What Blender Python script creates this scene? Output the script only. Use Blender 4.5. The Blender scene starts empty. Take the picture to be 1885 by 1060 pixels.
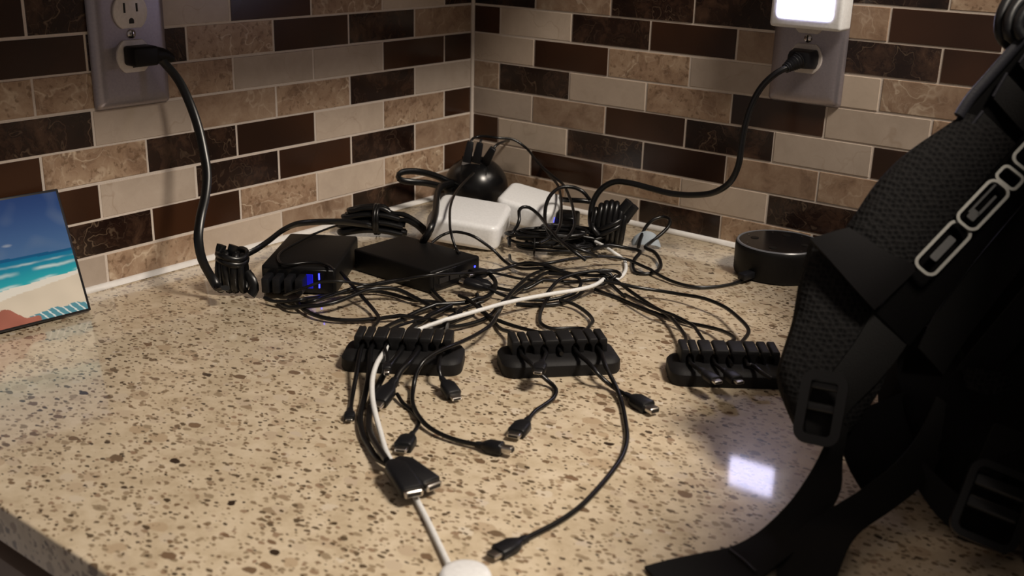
import bpy, bmesh, math, random
from mathutils import Vector, Matrix, noise
random.seed(7)
C = bpy.context.scene.collection
PI = math.pi

# ------------------------------------------------------------------ camera, world, lights, exposure
sc = bpy.context.scene
cam_data = bpy.data.cameras.new('camera')
cam = bpy.data.objects.new('camera', cam_data)
C.objects.link(cam)
sc.camera = cam
cam_data.sensor_width = 36.0
cam_data.lens = 38.87
cam_data.clip_start = 0.02
cam_data.dof.use_dof = True
cam_data.dof.focus_distance = 1.02
cam_data.dof.aperture_fstop = 10.0
YAW, PITCH, ROLL = -0.6549, -0.3311, 0.0270
f_ = Vector((math.sin(YAW) * math.cos(PITCH), math.cos(YAW) * math.cos(PITCH), math.sin(PITCH)))
r_ = Vector((math.cos(YAW), -math.sin(YAW), 0.0))
u_ = r_.cross(f_)
r2 = r_ * math.cos(ROLL) + u_ * math.sin(ROLL)
u2 = u_ * math.cos(ROLL) - r_ * math.sin(ROLL)
cam.matrix_world = Matrix(((r2.x, u2.x, -f_.x, 0.89474), (r2.y, u2.y, -f_.y, -1.07136),
                           (r2.z, u2.z, -f_.z, 0.34553), (0, 0, 0, 1)))

world = bpy.data.worlds.new('world')
sc.world = world
world.use_nodes = True
world.node_tree.nodes['Background'].inputs[0].default_value = (1.0, 0.86, 0.78, 1)
world.node_tree.nodes['Background'].inputs[1].default_value = 0.17

def area(name, loc, target, size, power, col):
    l = bpy.data.lights.new(name, 'AREA')
    l.shape = 'DISK'
    l.size = size
    l.energy = power
    l.color = col
    o = bpy.data.objects.new(name, l)
    C.objects.link(o)
    o.location = loc
    o.rotation_euler = (Vector(target) - Vector(loc)).to_track_quat('-Z', 'Y').to_euler()
    return o
area('ceiling_lamp', (1.45, -0.40, 1.50), (0.40, -0.45, 0.0), 0.36, 37.0, (1.0, 0.885, 0.75))
NIGHT_LIGHT = 14.0
sc.view_settings.view_transform = 'Standard'
sc.view_settings.look = 'None'
sc.view_settings.exposure = 0.0
sc.view_settings.gamma = 1.0
sc.view_settings.use_curve_mapping = False

# ------------------------------------------------------------------ materials
class NT:
    def __init__(s, name):
        s.m = bpy.data.materials.new(name)
        s.m.use_nodes = True
        s.t = s.m.node_tree
        s.b = s.t.nodes['Principled BSDF']
    def n(s, typ, **kw):
        nd = s.t.nodes.new(typ)
        for k, v in kw.items():
            if k.startswith('i_'):
                key = k[2:]
                key = int(key) if key.isdigit() else key.replace('_', ' ')
                nd.inputs[key].default_value = v
            else:
                setattr(nd, k, v)
        return nd
    def l(s, a, b): s.t.links.new(a, b)
    def ramp(s, fac, stops, interp='LINEAR'):
        r = s.n('ShaderNodeValToRGB')
        r.color_ramp.interpolation = interp
        e = r.color_ramp.elements
        while len(e) < len(stops): e.new(0.5)
        for q, (p, c) in zip(e, stops):
            q.position = p
            q.color = (c[0], c[1], c[2], 1) if len(c) == 3 else c
        s.l(fac, r.inputs[0])
        return r.outputs[0]
    def mix(s, fac, a, b, mode='MIX'):
        m = s.n('ShaderNodeMix', data_type='RGBA', blend_type=mode)
        for sock, v in ((m.inputs[0], fac), (m.inputs[6], a), (m.inputs[7], b)):
            if hasattr(v, 'links'): s.l(v, sock)
            elif isinstance(v, (int, float)): sock.default_value = v
            else: sock.default_value = (v[0], v[1], v[2], 1)
        return m.outputs[2]
    def math(s, op, a, b=0.0, clamp=False):
        m = s.n('ShaderNodeMath', operation=op, use_clamp=clamp)
        for sock, v in ((m.inputs[0], a), (m.inputs[1], b)):
            if hasattr(v, 'links'): s.l(v, sock)
            else: sock.default_value = v
        return m.outputs[0]
    def bump(s, h, strength=0.3, dist=0.001):
        b = s.n('ShaderNodeBump', i_Strength=strength, i_Distance=dist)
        s.l(h, b.inputs['Height'])
        s.l(b.outputs[0], s.b.inputs['Normal'])
    def coords(s, rnd=False):
        tc = s.n('ShaderNodeTexCoord')
        if not rnd: return tc.outputs['Object']
        oi = s.n('ShaderNodeObjectInfo')
        ml = s.math('MULTIPLY', oi.outputs['Random'], 37.0)
        va = s.n('ShaderNodeVectorMath', operation='ADD')
        s.l(tc.outputs['Object'], va.inputs[0])
        s.l(ml, va.inputs[1])
        s.rand = oi.outputs['Random']
        return va.outputs[0]

def plain(name, col, rough=0.5, metal=0.0, coat=0.0, grain=0.0, scale=400, spec=0.5):
    k = NT(name)
    k.b.inputs['Base Color'].default_value = (*col, 1)
    k.b.inputs['Roughness'].default_value = rough
    k.b.inputs['Metallic'].default_value = metal
    k.b.inputs['Specular IOR Level'].default_value = spec
    k.b.inputs['Coat Weight'].default_value = coat
    nz = k.n('ShaderNodeTexNoise', i_Scale=scale, i_Detail=3.0)
    k.l(k.coords(), nz.inputs['Vector'])
    c = k.mix(nz.outputs[0], tuple(v * 0.86 for v in col), tuple(min(1, v * 1.14) for v in col))
    k.l(c, k.b.inputs['Base Color'])
    if grain: k.bump(nz.outputs[0], grain, 0.0006)
    return k.m

def emis(name, col, strength):
    k = NT(name)
    k.b.inputs['Base Color'].default_value = (*col, 1)
    k.b.inputs['Emission Color'].default_value = (*col, 1)
    k.b.inputs['Emission Strength'].default_value = strength
    return k.m

def marble(name, stops, vein, vein_w, vein_amt, rough, vscale=34.0, cloud=26.0, spots=0.0, spot_col=(0.12, 0.07, 0.04), patch=0.0):
    k = NT(name)
    co = k.coords(True)
    w = k.n('ShaderNodeTexNoise', i_Scale=24.0, i_Detail=3.0)
    k.l(co, w.inputs['Vector'])
    sc_ = k.n('ShaderNodeVectorMath', operation='SCALE', i_Scale=0.045)
    k.l(w.outputs['Color'], sc_.inputs[0])
    va = k.n('ShaderNodeVectorMath', operation='ADD')
    k.l(co, va.inputs[0]); k.l(sc_.outputs[0], va.inputs[1])
    cl = k.n('ShaderNodeTexNoise', i_Scale=cloud, i_Detail=8.0, i_Roughness=0.68)
    k.l(va.outputs[0], cl.inputs['Vector'])
    c = k.ramp(cl.outputs[0], stops)
    gate = k.n('ShaderNodeTexNoise', i_Scale=14.0, i_Detail=3.0)
    k.l(co, gate.inputs['Vector'])
    gm = k.n('ShaderNodeMapRange', i_1=0.40, i_2=0.66)
    k.l(gate.outputs[0], gm.inputs[0])
    for sc2, wd, am in ((vscale, vein_w, vein_amt), (vscale * 2.3, vein_w * 1.1, vein_amt * 0.35)):
        v = k.n('ShaderNodeTexNoise', i_Scale=sc2, i_Detail=2.5, i_Roughness=0.55)
        k.l(va.outputs[0], v.inputs['Vector'])
        d = k.math('ABSOLUTE', k.math('SUBTRACT', v.outputs[0], 0.5))
        vm = k.n('ShaderNodeMapRange', i_1=0.0, i_2=wd, i_3=1.0, i_4=0.0)
        k.l(d, vm.inputs[0])
        f = k.math('MULTIPLY', k.math('MULTIPLY', vm.outputs[0], gm.outputs[0]), am, True)
        c = k.mix(f, c, vein)
    if spots:
        sp = k.n('ShaderNodeTexNoise', i_Scale=190.0, i_Detail=2.0)
        k.l(co, sp.inputs['Vector'])
        sm = k.n('ShaderNodeMapRange', i_1=0.57, i_2=0.68)
        k.l(sp.outputs[0], sm.inputs[0])
        gate2 = k.math('GREATER_THAN', k.rand, 0.5)
        c = k.mix(k.math('MULTIPLY', k.math('MULTIPLY', sm.outputs[0], gate2), spots), c, spot_col)
    tint = k.ramp(k.rand, [(0.0, (0.84, 0.84, 0.85)), (0.5, (1.0, 0.98, 0.96)), (1.0, (1.12, 1.12, 1.10))])
    c = k.mix(1.0, c, tint, 'MULTIPLY')
    k.l(c, k.b.inputs['Base Color'])
    k.b.inputs['Roughness'].default_value = rough
    return k.m

M = {}
M['D'] = marble('dark_marble', [(0.34, (0.008, 0.0035, 0.0028)), (0.52, (0.020, 0.0095, 0.0065)), (0.66, (0.060, 0.032, 0.020)), (0.78, (0.125, 0.078, 0.050))], (0.26, 0.185, 0.125), 0.011, 0.5, 0.20, 30.0, 30.0)
M['T'] = marble('tan_marble', [(0.30, (0.16, 0.098, 0.064)), (0.46, (0.285, 0.192, 0.130)), (0.62, (0.36, 0.262, 0.185)), (0.76, (0.47, 0.375, 0.285))], (0.60, 0.50, 0.39), 0.020, 0.8, 0.30, 26.0, 34.0, 0.65)
M['C'] = marble('cream_marble', [(0.30, (0.40, 0.33, 0.268)), (0.55, (0.485, 0.405, 0.335)), (0.75, (0.545, 0.465, 0.39))], (0.31, 0.23, 0.165), 0.006, 0.45, 0.26, 9.0, 14.0)
def glass_tile():
    k = NT('brown_glass_tile')
    co = k.coords(True)
    nz = k.n('ShaderNodeTexNoise', i_Scale=9.0, i_Detail=2.0)
    k.l(co, nz.inputs['Vector'])
    c = k.ramp(nz.outputs[0], [(0.35, (0.020, 0.0075, 0.0035)), (0.65, (0.045, 0.018, 0.008))])
    k.l(c, k.b.inputs['Base Color'])
    k.b.inputs['Roughness'].default_value = 0.24
    return k.m
M['B'] = glass_tile()
M['grout'] = plain('grout', (0.56, 0.49, 0.43), 0.9, grain=0.3, scale=900)
M['caulk'] = plain('caulk', (0.66, 0.645, 0.63), 0.5, grain=0.4, scale=120)

def quartz():
    k = NT('speckled_quartz')
    co = k.coords()
    nz = k.n('ShaderNodeTexNoise', i_Scale=55.0, i_Detail=5.0, i_Roughness=0.65)
    k.l(co, nz.inputs['Vector'])
    c = k.ramp(nz.outputs[0], [(0.30, (0.475, 0.38, 0.26)), (0.5, (0.60, 0.50, 0.36)), (0.72, (0.69, 0.59, 0.45))])
    wob = k.n('ShaderNodeTexNoise', i_Scale=190.0, i_Detail=2.0)
    k.l(co, wob.inputs['Vector'])
    ws = k.n('ShaderNodeVectorMath', operation='SCALE', i_Scale=0.0038)
    k.l(wob.outputs['Color'], ws.inputs[0])
    va = k.n('ShaderNodeVectorMath', operation='ADD')
    k.l(co, va.inputs[0]); k.l(ws.outputs[0], va.inputs[1])
    def chips(scale, frac, rmin, rmax, stops, stretch, rot, c, seed):
        mp = k.n('ShaderNodeMapping')
        mp.inputs['Location'].default_value = (seed, seed * 1.7, seed * 0.3)
        mp.inputs['Rotation'].default_value = (0, 0, rot)
        mp.inputs['Scale'].default_value = (1.0, stretch, 1.0)
        k.l(va.outputs[0], mp.inputs['Vector'])
        v = k.n('ShaderNodeTexVoronoi', i_Scale=scale)
        v.inputs['Randomness'].default_value = 1.0
        k.l(mp.outputs[0], v.inputs['Vector'])
        sep = k.n('ShaderNodeSeparateColor')
        k.l(v.outputs['Color'], sep.inputs[0])
        r = k.n('ShaderNodeMapRange', i_1=0.0, i_2=1.0, i_3=rmin, i_4=rmax)
        k.l(sep.outputs[0], r.inputs[0])
        inside = k.math('LESS_THAN', v.outputs['Distance'], r.outputs[0])
        on = k.math('LESS_THAN', sep.outputs[1], frac)
        f = k.math('MULTIPLY', inside, on)
        col = k.ramp(sep.outputs[2], stops)
        return k.mix(f, c, col)
    pale = [(0.0, (0.70, 0.62, 0.50)), (0.5, (0.47, 0.36, 0.24)), (1.0, (0.66, 0.58, 0.48))]
    mid = [(0.0, (0.20, 0.130, 0.075)), (0.35, (0.27, 0.205, 0.130)), (0.7, (0.34, 0.265, 0.175)), (1.0, (0.30, 0.20, 0.13))]
    dark = [(0.0, (0.030, 0.018, 0.012)), (0.25, (0.085, 0.058, 0.034)), (0.6, (0.15, 0.108, 0.066)), (1.0, (0.20, 0.125, 0.075))]
    c = chips(62.0, 0.5, 0.15, 0.55, pale, 1.3, 0.5, c, 3.1)
    c = chips(210.0, 0.45, 0.15, 0.50, mid, 1.5, 0.9, c, 9.4)
    c = chips(150.0, 0.40, 0.12, 0.46, mid, 1.6, 1.1, c, 5.7)
    c = chips(88.0, 0.20, 0.10, 0.42, mid, 1.6, 2.4, c, 1.9)
    c = chips(230.0, 0.22, 0.14, 0.46, dark, 1.5, 0.2, c, 8.3)
    c = chips(140.0, 0.17, 0.12, 0.42, dark, 1.6, 1.6, c, 2.2)
    c = chips(72.0, 0.19, 0.10, 0.40, dark, 1.5, 2.0, c, 6.1)
    k.l(c, k.b.inputs['Base Color'])
    k.b.inputs['Roughness'].default_value = 0.34
    k.b.inputs['Specular IOR Level'].default_value = 0.35
    k.b.inputs['Coat Weight'].default_value = 0.75
    k.b.inputs['Coat Roughness'].default_value = 0.07
    return k.m
M['quartz'] = quartz()

M['black_rubber'] = plain('black_cord_rubber', (0.0045, 0.0045, 0.005), 0.30, spec=0.4)
M['black_plastic'] = plain('black_matte_plastic', (0.0042, 0.0038, 0.0038), 0.5, grain=0.12, scale=900, spec=0.22)
M['organizer'] = plain('black_soft_rubber', (0.0075, 0.0072, 0.0078), 0.6, grain=0.15, scale=700, spec=0.25)
M['gloss_black'] = plain('glossy_black_plastic', (0.0035, 0.0035, 0.004), 0.26, spec=0.4)
M['plug_black'] = plain('plug_moulding', (0.0065, 0.0068, 0.0085), 0.42, spec=0.3)
M['white_plastic'] = plain('white_plastic', (0.76, 0.77, 0.785), 0.32)
M['white_rubber'] = plain('white_cord_rubber', (0.70, 0.705, 0.70), 0.45)
M['metal'] = plain('connector_steel', (0.62, 0.59, 0.55), 0.28, metal=1.0)
M['plate'] = plain('brushed_nickel_plate', (0.34, 0.31, 0.34), 0.38, metal=0.8, grain=0.05, scale=500)
M['ivory'] = plain('ivory_receptacle', (0.62, 0.57, 0.54), 0.35)
M['slot'] = plain('slot_dark', (0.01, 0.008, 0.007), 0.7)
M['screw'] = plain('screw_steel', (0.55, 0.52, 0.52), 0.25, metal=1.0)
M['lamp_panel'] = emis('night_light_panel', (0.74, 0.71, 1.0), NIGHT_LIGHT)
M['blue_led'] = emis('blue_led', (0.03, 0.04, 1.0), 6.0)
M['blue_port'] = emis('blue_lit_port', (0.006, 0.007, 0.8), 0.10)
M['grey_velcro'] = plain('grey_velcro', (0.30, 0.345, 0.39), 0.8, grain=0.3, scale=900)
M['cabinet'] = plain('taupe_cabinet', (0.20, 0.155, 0.13), 0.5, scale=60)
M['frame_black'] = plain('black_print_edge', (0.008, 0.008, 0.010), 0.35)
M['nylon'] = plain('black_nylon', (0.0025, 0.0023, 0.0025), 0.8, grain=0.5, scale=1600, spec=0.06)
M['webbing'] = plain('black_webbing', (0.0070, 0.0067, 0.0068), 0.75, grain=0.5, scale=1100, spec=0.15)
M['binding'] = plain('slate_binding', (0.018, 0.018, 0.024), 0.6, grain=0.4, scale=900, spec=0.2)
M['buckle'] = plain('black_buckle_plastic', (0.009, 0.0088, 0.009), 0.30, spec=0.4)
M['chrome'] = plain('satin_chrome', (0.29, 0.285, 0.265), 0.38, metal=0.9)
M['badge_grey'] = plain('grey_badge_bar', (0.055, 0.055, 0.055), 0.6)

def fabric_mesh():
    k = NT('black_air_mesh')
    co = k.coords()
    mp = k.n('ShaderNodeMapping')
    mp.inputs['Scale'].default_value = (1.0, 1.0, 1.0)
    k.l(co, mp.inputs['Vector'])
    v = k.n('ShaderNodeTexVoronoi', i_Scale=330.0)
    v.inputs['Randomness'].default_value = 0.35
    k.l(mp.outputs[0], v.inputs['Vector'])
    c = k.ramp(v.outputs['Distance'], [(0.22, (0.0035, 0.0035, 0.004)), (0.62, (0.011, 0.0105, 0.0105))])
    k.l(c, k.b.inputs['Base Color'])
    k.b.inputs['Roughness'].default_value = 0.85
    k.b.inputs['Specular IOR Level'].default_value = 0.12
    k.bump(v.outputs['Distance'], 0.9, 0.0012)
    return k.m
M['air_mesh'] = fabric_mesh()

def vcol_mat(name, rough):
    k = NT(name)
    a = k.n('ShaderNodeVertexColor')
    a.layer_name = 'Col'
    k.l(a.outputs[0], k.b.inputs['Base Color'])
    k.b.inputs['Roughness'].default_value = rough
    return k.m
M['print'] = vcol_mat('printed_beach_photo', 0.18)

# ------------------------------------------------------------------ mesh helpers
ORG = {}
LINES = {}          # cable -> (rings, sides, radius)
def mesh_obj(name, verts, faces, mat, parent=None, smooth=True, auto=None, origin=None):
    """One mesh object.  Vertices are in world space, or in the space of the thing's Empty when the Empty is turned."""
    vs = [Vector(v) for v in verts]
    if origin is None:
        lo = Vector((min(v.x for v in vs), min(v.y for v in vs), min(v.z for v in vs)))
        hi = Vector((max(v.x for v in vs), max(v.y for v in vs), max(v.z for v in vs)))
        origin = Vector(((lo.x + hi.x) / 2, (lo.y + hi.y) / 2, lo.z))
    origin = Vector(origin)
    me = bpy.data.meshes.new(name)
    me.from_pydata([v - origin for v in vs], [], faces)
    me.update()
    if mat is not None: me.materials.append(mat)
    if smooth:
        me.polygons.foreach_set('use_smooth', [True] * len(me.polygons))
        if auto is not None:
            me.set_sharp_from_angle(angle=auto)
    o = bpy.data.objects.new(name, me)
    C.objects.link(o)
    ORG[o] = origin
    if parent is not None:
        o.parent = parent
        o.location = origin - ORG[parent]
    else:
        o.location = origin
    return o
def bm_obj(name, bm, mat, parent=None, smooth=True, auto=math.radians(40), origin=None, mtx=None):
    bmesh.ops.recalc_face_normals(bm, faces=bm.faces)
    if mtx is not None: bm.transform(mtx)
    bm.verts.index_update()
    vs = [v.co.copy() for v in bm.verts]
    fs = [[v.index for v in f.verts] for f in bm.faces]
    bm.free()
    return mesh_obj(name, vs, fs, mat, parent, smooth, auto, origin)
def tag(o, label, cat, group=None):
    o['label'] = label
    o['category'] = cat
    if group: o['group'] = group
    return o
def thing(name, label, cat, loc, rot=(0, 0, 0), group=None, turned=False):
    o = bpy.data.objects.new(name, None)
    o.empty_display_size = 0.02
    C.objects.link(o)
    o.location = loc
    o.rotation_euler = rot
    ORG[o] = Vector((0, 0, 0)) if turned else Vector(loc)
    return tag(o, label, cat, group)
def structure(o):
    o['kind'] = 'structure'
    return o
def box_bm(size, center=(0, 0, 0), r=0.0, seg=3):
    bm = bmesh.new()
    bmesh.ops.create_cube(bm, size=1.0)
    bmesh.ops.scale(bm, vec=size, verts=bm.verts)
    if r > 0:
        bmesh.ops.bevel(bm, geom=list(bm.edges), offset=r, segments=seg, profile=0.5, affect='EDGES')
    bmesh.ops.translate(bm, vec=center, verts=bm.verts)
    return bm
def join_bm(*bms):
    out = bms[0]
    for b in bms[1:]:
        me = bpy.data.meshes.new('tmp')
        b.to_mesh(me); b.free()
        out.from_mesh(me)
        bpy.data.meshes.remove(me)
    return out
def prism_bm(poly, depth, bevel=0.0, seg=2):
    """poly: 2-D outline in local XY, extruded 0..depth along Z."""
    bm = bmesh.new()
    a = [bm.verts.new((x, y, 0)) for x, y in poly]
    b = [bm.verts.new((x, y, depth)) for x, y in poly]
    n = len(poly)
    bm.faces.new(list(reversed(a))); bm.faces.new(b)
    for i in range(n):
        bm.faces.new((a[i], a[(i + 1) % n], b[(i + 1) % n], b[i]))
    bmesh.ops.recalc_face_normals(bm, faces=bm.faces)
    if bevel > 0:
        bmesh.ops.bevel(bm, geom=list(bm.edges), offset=bevel, segments=seg, profile=0.5, affect='EDGES', clamp_overlap=True)
    return bm
def frame_bm(w, h, bar, depth, rad, seg=6):
    """A rounded rectangular ring, centred, lying in XY with thickness along Z."""
    def ring(hw, hh, r):
        out = []
        for cx, cy, a0 in ((hw - r, hh - r, 0), (-hw + r, hh - r, 90), (-hw + r, -hh + r, 180), (hw - r, -hh + r, 270)):
            for i in range(seg + 1):
                a = math.radians(a0 + 90 * i / seg)
                out.append((cx + r * math.cos(a), cy + r * math.sin(a)))
        return out
    o = ring(w / 2, h / 2, rad); q = ring(w / 2 - bar, h / 2 - bar, max(rad - bar, 0.0004))
    bm = bmesh.new()
    rows = []
    for pts, z in ((o, 0), (o, depth), (q, depth), (q, 0)):
        rows.append([bm.verts.new((x, y, z)) for x, y in pts])
    n = len(o)
    for k in range(4):
        A, B = rows[k], rows[(k + 1) % 4]
        for i in range(n):
            bm.faces.new((A[i], A[(i + 1) % n], B[(i + 1) % n], B[i]))
    return bm
def rrect(w, h, r, seg=5, cx=0, cy=0):
    out = []
    for sx, sy, a0 in ((1, 1, 0), (-1, 1, 90), (-1, -1, 180), (1, -1, 270)):
        for i in range(seg + 1):
            a = math.radians(a0 + 90 * i / seg)
            out.append((cx + sx * (w / 2 - r) + r * math.cos(a), cy + sy * (h / 2 - r) + r * math.sin(a)))
    return out
def lathe(profile, seg=40):
    bm = bmesh.new()
    rings = []
    for r, z in profile:
        if r < 1e-6: rings.append([bm.verts.new((0, 0, z))])
        else: rings.append([bm.verts.new((r * math.cos(2 * PI * i / seg), r * math.sin(2 * PI * i / seg), z)) for i in range(seg)])
    for A, B in zip(rings, rings[1:]):
        for i in range(seg):
            j = (i + 1) % seg
            if len(A) == 1 and len(B) == 1: continue
            if len(A) == 1: bm.faces.new((A[0], B[j], B[i]))
            elif len(B) == 1: bm.faces.new((A[i], A[j], B[0]))
            else: bm.faces.new((A[i], A[j], B[j], B[i]))
    return bm
def spline(pts, closed=False, step=0.004):
    P_ = [Vector(p) for p in pts]
    n = len(P_)
    out = []
    rng = n if closed else n - 1
    for i in range(rng):
        p1, p2 = P_[i], P_[(i + 1) % n]
        p0 = P_[(i - 1) % n] if (closed or i > 0) else p1 * 2 - p2
        p3 = P_[(i + 2) % n] if (closed or i + 2 < n) else p2 * 2 - p1
        d1 = max((p1 - p0).length, 1e-6) ** 0.5; d2 = max((p2 - p1).length, 1e-6) ** 0.5; d3 = max((p3 - p2).length, 1e-6) ** 0.5
        m1 = (p2 - p1) + d2 * ((p1 - p0) / d1 - (p2 - p0) / (d1 + d2))
        m2 = (p2 - p1) + d2 * ((p3 - p2) / d3 - (p3 - p1) / (d2 + d3))
        k = max(2, int((p2 - p1).length / step))
        for j in range(k):
            t = j / k
            t2, t3 = t * t, t * t * t
            out.append((2 * t3 - 3 * t2 + 1) * p1 + (t3 - 2 * t2 + t) * m1 + (-2 * t3 + 3 * t2) * p2 + (t3 - t2) * m2)
    if not closed: out.append(P_[-1])
    return out
def tube_mesh(pts, r, closed=False, sides=8, flat=1.0, step=0.004, up=(0, 0, 1), zmin=None):
    """Sweep an (elliptic when flat != 1) section along a smooth curve; flat stretches it along 'up'."""
    cp = spline(pts, closed, step)
    if zmin is not None:
        for p in cp: p.z = max(p.z, zmin)
    n = len(cp)
    verts, faces = [], []
    prev = None
    for i, p in enumerate(cp):
        a = cp[i - 1] if (i > 0 or closed) else cp[i]
        b = cp[(i + 1) % n] if (i < n - 1 or closed) else cp[i]
        t = (b - a).normalized()
        if flat != 1.0 or prev is None:
            u = Vector(up) - t * t.dot(Vector(up))
            if u.length < 0.15: u = (prev if prev is not None else Vector((1, 0.3, 0))); u = u - t * t.dot(u)
        else:
            u = prev - t * t.dot(prev)
        u.normalize(); prev = u
        w = t.cross(u)
        rr = r(i / max(1, n - 1)) if callable(r) else r
        for k in range(sides):
            an = 2 * PI * k / sides
            verts.append(p + u * (rr * flat * math.cos(an)) + w * (rr * math.sin(an)))
    m = n if closed else n - 1
    for i in range(m):
        for k in range(sides):
            a = i * sides + k; b = i * sides + (k + 1) % sides
            c = ((i + 1) % n) * sides + (k + 1) % sides; d = ((i + 1) % n) * sides + k
            faces.append((a, b, c, d))
    if not closed:
        faces.append(tuple(reversed(range(sides)))); faces.append(tuple(range((n - 1) * sides, n * sides)))
    return verts, faces
def tube(name, pts, r, mat, parent=None, **kw):
    v, f = tube_mesh(pts, r, **kw)
    o = mesh_obj(name, v, f, mat, parent, True, math.radians(50))
    if parent is None: LINES[o] = (len(v) // kw.get('sides', 8), kw.get('sides', 8), r)
    return o
def tubes(name, lists, r, mat, parent=None, **kw):
    V, F = [], []
    for pts in lists:
        v, f = tube_mesh(pts, r, **kw)
        k = len(V); V += v; F += [tuple(q + k for q in t) for t in f]
    return mesh_obj(name, V, F, mat, parent, True, math.radians(50))
def ribbon(name, pairs, th, mat, parent=None, step=0.006, bulge=0.0, across=5, nrm=None):
    """A padded strap: (edge A, edge B) stations joined smoothly, given a thickness and rounded edges."""
    A = spline([p[0] for p in pairs], step=step, closed=False)
    Bq = spline([p[1] for p in pairs], step=step, closed=False)
    n = max(len(A), len(Bq))
    def rs(Q): return [Q[min(len(Q) - 1, round(i * (len(Q) - 1) / (n - 1)))] for i in range(n)]
    def rsl(Q):
        out = []
        for i in range(n):
            x = i * (len(Q) - 1) / (n - 1); k = min(int(x), len(Q) - 2); out.append(Q[k].lerp(Q[k + 1], x - k))
        return out
    A, Bq = rsl(A), rsl(Bq)
    V, F = [], []
    m = across
    for i in range(n):
        t = (A[min(i + 1, n - 1)] + Bq[min(i + 1, n - 1)] - A[max(i - 1, 0)] - Bq[max(i - 1, 0)])
        w = Bq[i] - A[i]
        nn = t.cross(w).normalized()
        if nrm is not None and nn.dot(Vector(nrm)) < 0: nn = -nn
        for j in range(m):
            s = j / (m - 1)
            e = math.sin(PI * s)
            V.append(A[i].lerp(Bq[i], s) + nn * (th * (0.35 + 0.15 * min(1, e * 3)) + bulge * e))
        for j in range(m):
            s = 1 - j / (m - 1)
            e = math.sin(PI * s)
            V.append(A[i].lerp(Bq[i], s) - nn * (th * (0.35 + 0.15 * min(1, e * 3))))
    L = 2 * m
    for i in range(n - 1):
        for j in range(L):
            a = i * L + j; b = i * L + (j + 1) % L
            F.append((a, b, b + L, a + L))
    F.append(tuple(range(L))); F.append(tuple((n - 1) * L + q for q in reversed(range(L))))
    for v in V: v.z = max(v.z, 0.0006)
    bm = bmesh.new()
    vs = [bm.verts.new(v) for v in V]
    for f in F: bm.faces.new([vs[q] for q in f])
    return bm_obj(name, bm, mat, parent, True, math.radians(60))
def basis(o, x, y=None, z=None):
    """Matrix with local X along x and local Z as near z as possible."""
    x = Vector(x).normalized()
    z = Vector(z) if z is not None else Vector((0, 0, 1))
    z = (z - x * x.dot(z))
    if z.length < 1e-4: z = Vector((0, 1, 0)) - x * x.y
    z.normalize()
    yv = z.cross(x)
    m = Matrix((x, yv, z)).transposed().to_4x4()
    m.translation = Vector(o)
    return m

# ------------------------------------------------------------------ setting: walls of tile, caulk, base, floor
PITCH_Z, BOTTOM = 0.0334, 0.03245
GR = 0.0023
def row_z(k):
    if k == 6: return 0.0015, BOTTOM
    return BOTTOM + (5 - k) * PITCH_Z, BOTTOM + (6 - k) * PITCH_Z
TILE = {}
def tile_mesh(kind, ln, ht):
    """Shared mesh of one tile: along X, thickness along -Y, small pressed edge."""
    key = (kind, round(ln, 4), round(ht, 4))
    if key not in TILE:
        a, b, c, t = ln / 2, ht / 2, 0.0004, 0.0045
        o = [(-a, -b), (a, -b), (a, b), (-a, b)]
        i = [(-a + c, -b + c), (a - c, -b + c), (a - c, b - c), (-a + c, b - c)]
        V = [(x, t, z) for x, z in o] + [(x, c, z) for x, z in o] + [(x, 0, z) for x, z in i]
        F = [(8, 9, 10, 11)]
        for q in range(4):
            r = (q + 1) % 4
            F += [(q, r, 4 + r, 4 + q), (4 + q, 4 + r, 8 + r, 8 + q)]
        me = bpy.data.meshes.new('tile')
        me.from_pydata(V, [], F); me.update()
        me.materials.append(M[kind])
        TILE[key] = me
    return TILE[key]
LEFT = {-1: 'DCTBCDBT', 0: 'TDBTDBT', 1: 'BBCCTTTC', 2: 'CDTTCDB', 3: 'BTCBDTBC', 4: 'TDBDCBT', 5: 'BTCTBDTB', 6: 'TDTCTCB'}
RIGHT = {-2: 'TDBTCDTBD', -1: 'DTDDTBTDC', 0: 'BCDBTDBTC', 1: 'CBTCCTTDBC', 2: 'TDCTBCTBD', 3: 'CTBDCBTCBD', 4: 'BCDBTTDCB', 5: 'CBTCDDTBCT', 6: 'TTCDTBCDT'}
LEN_L, LEN_R = 1.02, 1.12
def tiled_wall(name, side, spec, first_even, first_odd, total, rows):
    th = 0.02
    top = row_z(rows[0])[1]
    if side == 'L': bm = box_bm((th, total, top), (-th / 2 - 0.0004, -total / 2, top / 2))
    else: bm = box_bm((total, th, top), (total / 2, th / 2 + 0.0004, top / 2))
    w = structure(bm_obj(name, bm, M['grout'], None, False, None, (0, 0, 0)))
    rr = random.Random(3 if side == 'L' else 5)
    for k in rows:
        z0, z1 = row_z(k)
        s0, n = 0.0022, 0
        s1 = first_even if k % 2 == 0 else first_odd
        seq = spec.get(k)
        while s0 < total - 0.01:
            e = min(s1, total)
            kind = seq[n] if seq and n < len(seq) else rr.choice('TDBCTDBC')
            ln = e - s0 - GR; ht = z1 - z0 - GR
            t = bpy.data.objects.new('tile', tile_mesh(kind, ln, ht))
            C.objects.link(t)
            t.parent = w
            mid = (s0 + e) / 2 + rr.uniform(-1, 1) * 0.0002
            proud = rr.uniform(-0.0001, 0.0003)
            zc = (z0 + z1) / 2 + rr.uniform(-1, 1) * 0.0003
            if side == 'L':
                t.location = (proud, -mid, zc)
                t.rotation_euler = (rr.uniform(-.0015, .0015), 0, PI / 2 + rr.uniform(-.001, .001))
            else:
                t.location = (mid, -proud, zc)
                t.rotation_euler = (0, rr.uniform(-.0015, .0015), rr.uniform(-.001, .001))
            s0 = e; s1 = e + 0.1053; n += 1
    return w
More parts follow.
